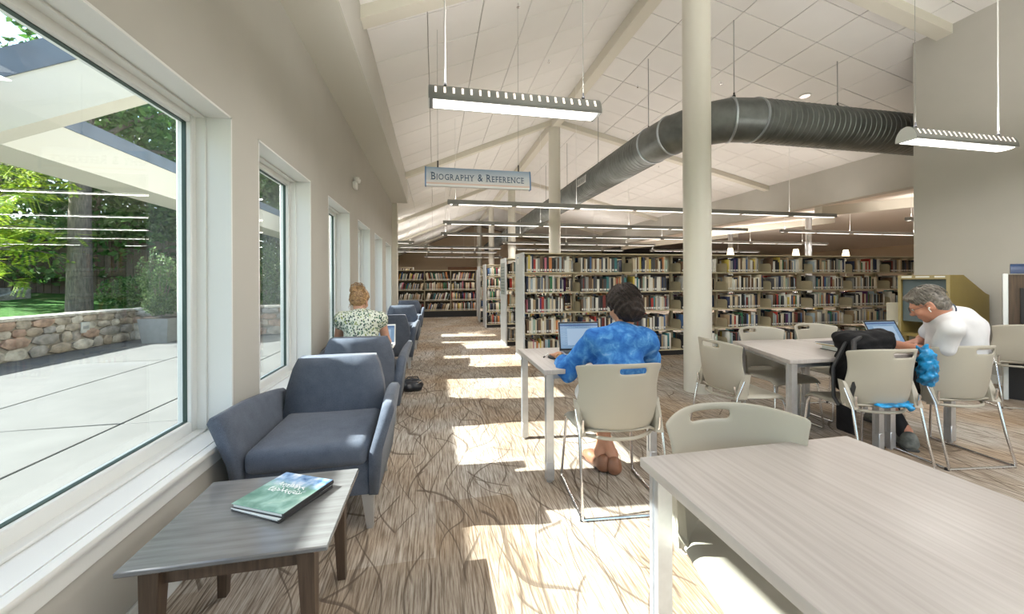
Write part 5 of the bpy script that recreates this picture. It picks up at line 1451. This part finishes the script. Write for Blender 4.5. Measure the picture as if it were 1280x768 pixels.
def hand(s, W, d, n, side, curl=.5, spread=.1, k=.008):
    """W wrist, d direction of the hand, n back-of-hand normal, side +1 when the thumb is on d x n"""
    d = V3(d).normalized(); n = (V3(n) - d * V3(n).dot(d)).normalized(); t = d.cross(n) * side
    B = Matrix((t, d, n)).transposed()
    s.ell(W + d * .048, (.040, .052, .016), B, .012)
    s.cap(W - d * .02, W + d * .02, .024, .026, .02)
    for i, (o, L) in enumerate(((.029, .070), (.010, .078), (-.010, .072), (-.028, .056))):
        a = W + d * .088 + t * o
        dd = (d + t * (o * spread * 14)).normalized()
        p = a; ang = 0
        for j, f in enumerate((.45, .32, .23)):
            ang += curl * (.55 if j == 0 else .75)
            v = dd * math.cos(ang) - n * math.sin(ang); q = p + v * L * f
            s.cap(p, q, .0088 - .0008 * j, .0082 - .0008 * j, k * .6); p = q
    a = W + d * .03 + t * .032; b = a + (t * .6 + d * .75 - n * .25).normalized() * .042; c = b + (t * .15 + d * .9 - n * .35).normalized() * .032
    s.cap(W + d * .015 + t * .015, a, .016, .013, .012); s.cap(a, b, .0115, .010, .006); s.cap(b, c, .010, .008, .006)
def limb(s, a, b, c, r, k=.03):
    s.cap(a, b, r[0], r[1], k); s.cap(b, c, r[1] * 1.0, r[2], k)
def foot(s, A, d, L=.24, r=.04):
    d = V3((d[0], d[1], 0)).normalized()
    h = V3((A.x, A.y, .038)) - d * .04
    s.cap(A, h, .036, .036, .02); s.cap(h, h + d * L * .62 + V3((0, 0, -.006)), r * .9, r * .82, .02); s.cap(h + d * L * .6, h + d * L * .85 + V3((0, 0, -.012)), r * .85, r * .55, .02)
class Person:
    def __init__(self, label, loc, m_skin):
        self.t = tag(empty('person', loc), label, 'person'); self.o = V3(loc); self.sk = m_skin
    def add(self, sdf, name, m, disp=None, it=2):
        o = sdf.build(name, m, self.t, disp, it); o.data.transform(Matrix.Translation(-self.o)); return o
    def addmb(self, mb, name, m, sm=True):
        mb.bm.transform(Matrix.Translation(-self.o)); return mb.build(name, m, self.t, smooth=sm)
    def eyes(self, C, B, sc=1.0):
        for x in (-.030, .030):
            q = MB(); c = C + B @ V3((x, .083, .001)) * sc
            q.lathe([(.001, -.0105), (.0075, -.0075), (.0105, 0), (.0075, .0075), (.001, .0105)], 10, tuple(c)); o = self.addmb(q, 'eye', MATS['eye_white'])
            q = MB(); c2 = C + B @ V3((x, .0915, .001)) * sc; q.obox(tuple(c2), (.009, .004, .009), B.to_4x4(), bev=.002); o2 = self.addmb(q, 'iris', MATS['eye_dark']); o2.parent = o; 
mat('eye_white', (.7, .68, .64), .3); mat('eye_dark', (.03, .02, .015), .2)

def strands(P, n, f, r, m, name):
    q = MB()
    for i in range(n):
        pts = f(i)
        q.tube(pts, [r * (1 - .75 * abs(2 * k / (len(pts) - 1) - .9)) for k in range(len(pts))], 5)
    o = P.addmb(q, name, m); o['kind'] = 'stuff'; return o

# ---- woman in blue -----------------------------------------------------------
sk2 = skin('skin_olive', (.42, .215, .135))
P = Person('woman in a blue tie-dye tunic with short dark hair, working on a laptop', (1.08, 2.2, .46), sk2)
pel, mid, che, nek = V3((1.10, 2.17, .545)), V3((1.12, 2.20, .72)), V3((1.15, 2.27, .875)), V3((1.185, 2.31, .985))
HC = V3((1.23, 2.35, 1.12)); HB = basis((-.12, .95, -.28))
sL, sR = V3((.985, 2.275, .915)), V3((1.335, 2.255, .915))
eL, eR = V3((.855, 2.40, .715)), V3((1.46, 2.40, .72))
wL, wR = V3((.875, 2.625, .762)), V3((1.31, 2.60, .765))
hL, hR = V3((1.01, 2.19, .53)), V3((1.20, 2.17, .53)); kL, kR = V3((1.06, 2.58, .50)), V3((1.24, 2.57, .50))
aL, aR = V3((1.185, 2.435, .115)), V3((1.115, 2.485, .11))
def torso(s, g=0.0, shoulders=True):
    k = .06
    s.ell(pel, (.165 + g, .125 + g, .10 + g), None, k); s.ell(mid, (.140 + g, .105 + g, .13 + g), None, k); s.ell(che, (.155 + g, .105 + g, .125 + g), None, k)
s = SDF(.0062); torso(s); s.cap(sL, sR, .055, .055, .05); s.cap(nek - V3((0, .03, .06)), HC + HB @ V3((0, -.02, -.06)), .052, .050, .03); head(s, HC, HB)
limb(s, sL, eL, wL, (.046, .038, .024)); limb(s, sR, eR, wR, (.046, .038, .024))
limb(s, hL, kL, aL, (.082, .055, .034)); limb(s, hR, kR, aR, (.082, .055, .034))
s.cap(kL.lerp(aL, .25) + V3((0, -.02, 0)), kL.lerp(aL, .5) + V3((0, -.015, 0)), .05, .04, .03); s.cap(kR.lerp(aR, .25) + V3((0, -.02, 0)), kR.lerp(aR, .5) + V3((0, -.015, 0)), .05, .04, .03)
foot(s, aL, (.15, 1), .19, .03); foot(s, aR, (-.2, 1), .19, .03)
hand(s, wL, (-.12, .98, -.12), (.1, .1, 1), 1, .45); hand(s, wR, (-.3, .95, -.1), (0, .1, 1), -1, .4)
P.add(s, 'body', sk2, it=1); P.eyes(HC, HB)
def tiedye():
    m = bpy.data.materials.new('tie_dye'); m.use_nodes = True; nt, b = nodes_of(m); L = nt.links.new
    tc = N(nt, 'ShaderNodeTexCoord'); nz = N(nt, 'ShaderNodeTexNoise'); nz.inputs['Scale'].default_value = 15; nz.inputs['Detail'].default_value = 6; nz.inputs['Roughness'].default_value = .62; nz.inputs['Distortion'].default_value = .5
    L(tc.outputs['Object'], nz.inputs[0]); rp = ramp(nt, [(.30, (.018, .085, .30)), (.47, (.035, .15, .43)), (.60, (.08, .25, .54)), (.76, (.32, .49, .70))]); L(nz.outputs['Fac'], rp.inputs[0]); L(rp.outputs[0], b.inputs['Base Color'])
    b.inputs['Roughness'].default_value = .9; b.inputs['Specular IOR Level'].default_value = .15
    return m
def folds(amp, sc, seed):
    def f(p):
        return amp * np.sin(p[:, 2] * sc * .6 + 2.2 * np.sin(p[:, 0] * sc * .35 + seed) + 1.7 * np.sin(p[:, 1] * sc * .4)) * (.5 + .5 * np.sin(p[:, 0] * sc * .5 + p[:, 2] * sc * .3 + seed))
    return f
s = SDF(.007); torso(s, .022); s.cap(sL, sR, .076, .076, .06); s.cap(nek - V3((.0, .035, .075)), nek - V3((0, .02, .022)), .072, .062, .05)
s.cap(sL, eL, .068, .062, .04); s.cap(eL, eL.lerp(wL, .45), .062, .058, .03); s.cap(sR, eR, .068, .062, .04); s.cap(eR, eR.lerp(wR, .5), .062, .055, .03)
s.cap(eL + V3((-.005, -.0, -.02)), eL.lerp(wL, .35) + V3((-.01, 0, -.028)), .05, .05, .04)
s.ell(pel + V3((0, .02, -.01)), (.195, .16, .105), None, .05)
P.add(s, 'tunic', tiedye(), folds(.008, 52, 1.0), 1)
s = SDF(.008); s.ell(pel + V3((0, 0, -.02)), (.18, .145, .075), None, .05); s.cap(hL, kL, .098, .078, .04); s.cap(hR, kR, .098, .078, .04); s.cap(kL, kL.lerp(aL, .30), .075, .066, .03); s.cap(kR, kR.lerp(aR, .30), .075, .066, .03)
P.add(s, 'trousers', mat('white_cotton', (.72, .72, .72), .9, noise_amt=.03), folds(.003, 55, 2.0))
m_shoe = mat('brown_shoe', (.22, .10, .055), .45, noise_amt=.15, noise_scale=20)
for A, d in ((aL, (.15, 1)), (aR, (-.2, 1))):
    s = SDF(.006); d3 = V3((d[0], d[1], 0)).normalized(); h = V3((A.x, A.y, .045)) - d3 * .045
    s.cap(h + V3((0, 0, .03)), h, .042, .045, .02); s.cap(h, h + d3 * .15, .045, .043, .02); s.cap(h + d3 * .14, h + d3 * .21 - V3((0, 0, .01)), .043, .030, .02)
    s.ell(A + V3((0, 0, .045)) + d3 * .01, (.034, .036, .05), None, .01, True)
    P.add(s, 'shoe', m_shoe)
    q = MB(); q.box(-.036, .036, -.05, .19, 0, .012, bev=.004); q.bm.transform(Matrix.Translation(V3((A.x, A.y, 0))) @ basis(d3).to_4x4()); P.addmb(q, 'shoe_sole', mat('dark_sole', (.06, .035, .025), .7) if 'dark_sole' not in MATS else MATS['dark_sole'])
mh2 = hairmat('dark_brown_hair', (.006, .004, .0035), (.035, .022, .017), (1, 1, 1), 55); nodes_of(mh2)[1].inputs['Roughness'].default_value = .62; nodes_of(mh2)[1].inputs['Specular IOR Level'].default_value = .25
s = SDF(.006); PH = lambda x, y, z: HC + HB @ V3((x, y, z))
s.ell(PH(0, -.018, .045), (.108, .118, .105), HB, .03); s.ell(PH(0, -.060, -.03), (.100, .078, .085), HB, .03); s.ell(PH(.0, .05, .095), (.07, .055, .035), HB, .03); s.ell(PH(.05, -.02, .03), (.055, .08, .08), HB, .03); s.ell(PH(-.05, -.02, .04), (.05, .075, .075), HB, .03)
s.ell(PH(0, .115, -.02), (.075, .06, .09), HB, .02, True); s.ell(PH(-.095, .035, -.045), (.03, .05, .055), HB, .02, True); s.ell(PH(.095, .035, -.045), (.03, .05, .055), HB, .02, True)
P.add(s, 'hair', mh2, crumple(70, .0045, .4))
Rh = random.Random(2)
def st2(i):
    th = Rh.uniform(0, 2 * math.pi); ph = Rh.uniform(.1, 1.2)
    pts = []
    for k in range(6):
        a = ph + k * .20; tt = th + .12 * k
        z = .05 + .108 * math.cos(a); r_ = .108 * math.sin(a) + .004
        x, y = r_ * math.cos(tt) * .95, r_ * math.sin(tt) * 1.08 - .02
        if y > .05 and z < .07: y = .05
        pts.append(PH(x, y, z + Rh.uniform(-.002, .002)))
    return pts
strands(P, 190, st2, .0035, mh2, 'hair_strands')
q = MB(); 
dW = (wL - eL).normalized(); B_ = basis(dW)
q.tube([wL - dW * .035 + B_ @ V3((.030 * math.cos(a), .006 * math.sin(3 * a), .030 * math.sin(a))) for a in [2 * math.pi * k / 20 for k in range(21)]], .005, 8, cap=False); P.addmb(q, 'bracelet', mat('bronze', (.28, .18, .07), .35, metal=.8))

# ---- fair-haired woman in the armchair -------------------------------------------
sk1 = skin('skin_fair', (.56, .315, .225))
P = Person('fair-haired woman with an updo and leaf-print sleeveless blouse in an armchair', (-.69, 3.95, .47), sk1)
pel, mid, che, nek = V3((-.69, 3.92, .555)), V3((-.69, 3.91, .73)), V3((-.695, 3.93, .885)), V3((-.70, 3.945, 1.00))
HC = V3((-.72, 3.99, 1.11)); HB = basis((.12, .95, -.38))
sL, sR = V3((-.875, 3.93, .935)), V3((-.515, 3.93, .93)); eL, eR = V3((-.93, 4.03, .70)), V3((-.47, 4.02, .69)); wL, wR = V3((-.76, 4.20, .655)), V3((-.55, 4.22, .655))
hL, hR = V3((-.78, 3.94, .53)), V3((-.60, 3.94, .53)); kL, kR = V3((-.78, 4.36, .54)), V3((-.58, 4.36, .54)); aL, aR = V3((-.77, 4.44, .11)), V3((-.59, 4.46, .11))
s = SDF(.0065); torso(s); s.cap(sL, sR, .052, .052, .05); s.cap(nek - V3((0, .02, .05)), HC + HB @ V3((0, -.02, -.06)), .050, .046, .03); head(s, HC, HB, sc=.96)
limb(s, sL, eL, wL, (.047, .039, .024)); limb(s, sR, eR, wR, (.047, .039, .024)); limb(s, hL, kL, aL, (.08, .055, .034)); limb(s, hR, kR, aR, (.08, .055, .034)); foot(s, aL, (0, 1)); foot(s, aR, (.1, 1))
hand(s, wL, (.3, .9, -.2), (0, .1, 1), 1, .4); hand(s, wR, (-.2, .95, -.2), (0, .1, 1), -1, .4)
P.add(s, 'body', sk1, it=1); P.eyes(HC, HB, .96)
def leafprint():
    m = bpy.data.materials.new('leaf_print'); m.use_nodes = True; nt, b = nodes_of(m); L = nt.links.new
    tc = N(nt, 'ShaderNodeTexCoord'); mp = N(nt, 'ShaderNodeMapping'); mp.inputs['Rotation'].default_value = (.4, .5, .6); mp.inputs['Scale'].default_value = (1, 1, .7)
    vo = N(nt, 'ShaderNodeTexVoronoi'); vo.inputs['Scale'].default_value = 74; L(tc.outputs['Object'], mp.inputs[0]); L(mp.outputs[0], vo.inputs['Vector'])
    rp = ramp(nt, [(.0, (.66, .68, .58)), (.14, (.66, .68, .58)), (.16, (.09, .16, .11)), (.55, (.03, .05, .05)), (.70, (.25, .31, .10)), (.80, (.50, .54, .38))], 'CONSTANT')
    sp = N(nt, 'ShaderNodeSeparateColor'); L(vo.outputs['Color'], sp.inputs[0]); L(sp.outputs[0], rp.inputs[0])
    ed = N(nt, 'ShaderNodeMapRange'); ed.inputs[1].default_value = .52; ed.inputs[2].default_value = .58; L(vo.outputs['Distance'], ed.inputs[0])
    L(mixc(nt, ed.outputs[0], rp.outputs[0], (.70, .72, .62)), b.inputs['Base Color']); b.inputs['Roughness'].default_value = .85
    return m
s = SDF(.007); torso(s, .02); s.cap(sL + V3((.02, 0, 0)), sR - V3((.02, 0, 0)), .075, .075, .05); s.cap(nek - V3((0, .02, .09)), nek - V3((0, .015, .035)), .075, .064, .05)
s.cap(sL, sL.lerp(eL, .16), .066, .062, .03); s.cap(sR, sR.lerp(eR, .12), .064, .058, .03)
P.add(s, 'blouse', leafprint(), folds(.004, 55, 3.0))
q = MB(); q.tube([V3((-.70, 3.862, .995)), V3((-.70, 3.845, .96)), V3((-.70, 3.835, .93))], [.004, .009, .003], 8); P.addmb(q, 'keyhole_opening', sk1)
s = SDF(.009); s.ell(pel + V3((0, 0, -.02)), (.18, .145, .075), None, .05); s.cap(hL, kL, .094, .072, .04); s.cap(hR, kR, .094, .072, .04); s.cap(kL, aL + V3((0, 0, .03)), .072, .05, .03); s.cap(kR, aR + V3((0, 0, .03)), .072, .05, .03)
P.add(s, 'trousers', mat('dark_denim', (.03, .045, .08), .9, noise_amt=.1, noise_scale=60), folds(.003, 50, 1.0))
for A in (aL, aR):
    s = SDF(.007); h = V3((A.x, A.y - .045, .045)); s.cap(h + V3((0, 0, .02)), h, .043, .046, .02); s.cap(h, h + V3((0, .15, 0)), .046, .044, .02); s.cap(h + V3((0, .14, 0)), h + V3((0, .215, -.01)), .043, .03, .02); P.add(s, 'shoe', m_shoe)
mh1 = hairmat('strawberry_hair', (.12, .055, .022), (.50, .31, .14), (1, 1, 1), 48)
PH = lambda x, y, z: HC + HB @ V3((x, y, z)) * .96
s = SDF(.006); s.ell(PH(0, -.012, .042), (.088, .104, .092), HB, .03); s.ell(PH(0, -.06, -.015), (.078, .055, .062), HB, .03)
s.ell(PH(0, .115, -.02), (.075, .06, .095), HB, .02, True); s.ell(PH(-.095, .03, -.04), (.035, .05, .05), HB, .02, True); s.ell(PH(.095, .03, -.04), (.035, .05, .05), HB, .02, True)
for k in range(7):
    a = k * .95; s.ell(PH(.036 * math.cos(a), -.088 + .016 * math.sin(a * 1.3), .085 + .034 * math.sin(a)), (.032, .026, .024), HB, .012)
P.add(s, 'hair', mh1, crumple(85, .004, 1.4))
Rh = random.Random(9)
def st1(i):
    if i < 100:        # swept up towards the knot
        th = Rh.uniform(math.pi * .95, math.pi * 2.05); z0 = Rh.uniform(-.07, .03); pts = []
        x0, y0 = .082 * math.cos(th), -.02 + .092 * math.sin(th)
        for k in range(6):
            f = k / 5; x = x0 * (1 - f) + .025 * math.cos(th) * f; y = y0 * (1 - f) + (-.10) * f; z = z0 * (1 - f) + .085 * f
            l = V3((x, y + .02, z - .03)); n_ = math.sqrt((l.x / .092) ** 2 + (l.y / .108) ** 2 + (l.z / .098) ** 2)
            if n_ < 1: l /= max(n_, .3)
            pts.append(PH(l.x, l.y - .02, l.z + .03))
        return pts
    a = Rh.uniform(0, 6.28); c = V3((.045 * math.cos(a), -.092, .088 + .04 * math.sin(a))); rr = Rh.uniform(.018, .036); b = Rh.uniform(0, 6.28)
    return [PH(c.x + rr * math.cos(b + k * .7), c.y + .014 * math.sin(k * .9 + a) - .008, c.z + rr * math.sin(b + k * .7)) for k in range(7)]
strands(P, 165, st1, .0032, mh1, 'hair_strands')
def st1b(i):
    a = (-1, 1, 1, -1, .4, -.5)[i]; return [PH(a * .075, -.03 - .01 * i, -.05), PH(a * .085, -.045, -.085), PH(a * .08 + .01, -.05, -.115)] if i < 4 else [PH(a * .06, -.09, .12), PH(a * .11, -.10, .14), PH(a * .15, -.10, .125)]
strands(P, 6, st1b, .002, mh1, 'loose_strands')

# ---- man in the white polo --------------------------------------------------------
sk3 = skin('skin_ruddy', (.50, .235, .155))
P = Person('grey-haired man in a white polo hunched over a laptop at the right', (3.7, 2.2, .46), sk3)
pel, mid, che, nek = V3((3.72, 2.15, .545)), V3((3.78, 2.13, .74)), V3((3.775, 2.13, .925)), V3((3.67, 2.15, 1.03))
HC = V3((3.565, 2.165, 1.115)); HB = basis((-.42, .80, -.52), (-.2, .1, 1))
sL, sR = V3((3.48, 1.985, .955)), V3((3.90, 2.27, .97)); eL, eR = V3((3.505, 2.06, .765)), V3((3.97, 2.44, .79)); wL, wR = V3((3.57, 2.37, .782)), V3((3.83, 2.40, .785))
hL, hR = V3((3.63, 2.14, .535)), V3((3.83, 2.15, .535)); kL, kR = V3((3.50, 2.55, .51)), V3((3.90, 2.58, .51)); aL, aR = V3((3.55, 2.30, .13)), V3((3.88, 2.62, .11))
TB = basis((-.55, .80, 0))
def torso3(s, g=0.0):
    s.ell(pel, (.175 + g, .13 + g, .10 + g), TB, .06); s.ell(mid, (.185 + g, .145 + g, .15 + g), TB, .07); s.ell(che, (.180 + g, .135 + g, .14 + g), TB, .06); s.ell(che.lerp(nek, .55), (.145 + g, .10 + g, .085 + g), TB, .06)
s = SDF(.0065); torso3(s); s.cap(sL, che.lerp(nek, .5), .036, .055, .03); s.cap(sR, che.lerp(nek, .5), .045, .06, .04); s.cap(nek, HC + HB @ V3((0, -.03, -.05)), .062, .058, .03); head(s, HC, HB, sc=1.04)
limb(s, sL, eL, wL, (.040, .044, .029)); limb(s, sR, eR, wR, (.045, .045, .029)); limb(s, hL, kL, aL, (.088, .062, .040)); limb(s, hR, kR, aR, (.088, .062, .040)); foot(s, aL, (.5, .85), .2, .034); foot(s, aR, (.1, 1), .2, .034)
hand(s, wL, (.35, .9, -.08), (0, .05, 1), 1, .35); hand(s, wR, (-.75, .2, -.08), (0, .05, 1), -1, .4)
P.add(s, 'body', sk3, it=1); P.eyes(HC, HB, 1.04)
m_polo = mat('white_polo', (.62, .62, .64), .9, noise_amt=.02, noise_scale=30)
s = SDF(.007); torso3(s, .022); s.cap(sL, che.lerp(nek, .5), .066, .085, .035); s.cap(sR, che.lerp(nek, .5), .078, .085, .06); s.cap(sL, sL.lerp(eL, .70), .060, .064, .012); s.cap(sR, sR.lerp(eR, .62), .074, .072, .03)
s.ell(pel + V3((0, 0, .04)), (.18, .145, .10), TB, .05)
P.add(s, 'polo_shirt', m_polo, folds(.007, 46, 5.0), 2)
for m_, r0, r1, dz, nm in ((m_polo, .070, .013, 0, 'collar'), (mat('navy_piping', (.03, .05, .09), .8), .079, .006, .006, 'collar_piping')):
    q = MB(); d = (HC + HB @ V3((0, -.03, -.05)) - nek).normalized(); B_ = basis(d)
    q.tube([nek + d * (.062 + dz) + B_ @ V3((r0 * math.cos(a), 0, r0 * math.sin(a))) for a in [2 * math.pi * k / 24 for k in range(25)]], r1, 8, cap=False); P.addmb(q, nm, m_)
s = SDF(.008); s.ell(pel + V3((0, 0, -.02)), (.19, .15, .08), TB, .05); s.cap(hL, kL, .108, .09, .04); s.cap(hR, kR, .108, .09, .04)
P.add(s, 'shorts', mat('black_shorts', (.02, .02, .024), .9), folds(.004, 50, 2.5))
m_sock = mat('black_sock', (.015, .015, .017), .9); m_snk = mat('grey_sneaker', (.14, .15, .14), .7, noise_amt=.45, noise_scale=24); m_sole = mat('sneaker_sole', (.06, .06, .06), .8)
for K_, A, d in ((kL, aL, (.5, .85)), (kR, aR, (.1, 1))):
    d3 = V3((d[0], d[1], 0)).normalized()
    s = SDF(.006); s.cap(A + (K_ - A).normalized() * .10, A - V3((0, 0, .03)), .052, .048, .02); P.add(s, 'sock', m_sock, folds(.002, 160, 1))
    s = SDF(.006); h = V3((A.x, A.y, .055)) - d3 * .05; s.cap(h + V3((0, 0, .04)), h, .046, .05, .02); s.cap(h, h + d3 * .17, .05, .048, .02); s.cap(h + d3 * .16, h + d3 * .235 - V3((0, 0, .012)), .047, .036, .02); s.ell(A + V3((0, 0, .07)), (.034, .034, .05), None, .01, True); P.add(s, 'sneaker', m_snk, folds(.002, 120, 2))
    q = MB(); q.box(-.044, .044, -.09, .225, 0, .022, bev=.007); q.bm.transform(Matrix.Translation(V3((A.x, A.y, 0))) @ basis(d3).to_4x4()); P.addmb(q, 'sneaker_sole', m_sole)
mh3 = hairmat('grey_hair', (.035, .028, .022), (.24, .215, .185), (1, 1, 1), 40)
PH = lambda x, y, z: HC + HB @ V3((x, y, z)) * 1.04
s = SDF(.006); s.ell(PH(0, -.014, .036), (.080, .100, .090), HB, .03); s.ell(PH(0, -.05, -.025), (.073, .056, .062), HB, .03); s.ell(PH(0, .05, .082), (.06, .05, .030), HB, .03)
s.ell(PH(0, .12, -.02), (.085, .075, .095), HB, .02, True); s.ell(PH(-.09, .025, -.045), (.04, .052, .045), HB, .02, True); s.ell(PH(.09, .025, -.045), (.04, .052, .045), HB, .02, True)
P.add(s, 'hair', mh3, crumple(80, .0025, 2.4))
Rh = random.Random(4)
def st3(i):
    th = Rh.uniform(0, 2 * math.pi); ph = Rh.uniform(.05, 1.1); pts = []
    for k in range(6):
        a = ph + k * .18; tt = th + .05 * k; x, y, z = .088 * math.sin(a) * math.cos(tt), .106 * math.sin(a) * math.sin(tt) - .014, .036 + .098 * math.cos(a)
        if y > .045 and z < .07: y = .045
        pts.append(PH(x, y, z))
    return pts
strands(P, 130, st3, .0028, mh3, 'hair_strands')
m_gl = mat('spectacle_frame', (.12, .12, .13), .3, metal=.6)
q = MB()
for x in (-.033, .033):
    q.tube([PH(x + .021 * math.cos(a), .107, .0 + .016 * math.sin(a)) for a in [2 * math.pi * k / 16 for k in range(17)]], .0016, 6, cap=False)
    sg_ = 1 if x > 0 else -1; q.tube([PH(x + sg_ * .021, .105, .004), PH(sg_ * .079, .05, .006), PH(sg_ * .080, -.004, .006)], .0015, 6)
q.tube([PH(-.012, .107, .002), PH(.012, .107, .002)], .0016, 6); P.addmb(q, 'spectacles', m_gl)
q = MB(); c = PH(-.086, .004, -.014); q.obox(tuple(c), (.012, .010, .010), HB.to_4x4(), bev=.003); q.obox(tuple(PH(-.086, .010, -.030)), (.006, .006, .030), HB.to_4x4(), bev=.002); P.addmb(q, 'earbud', m_white)
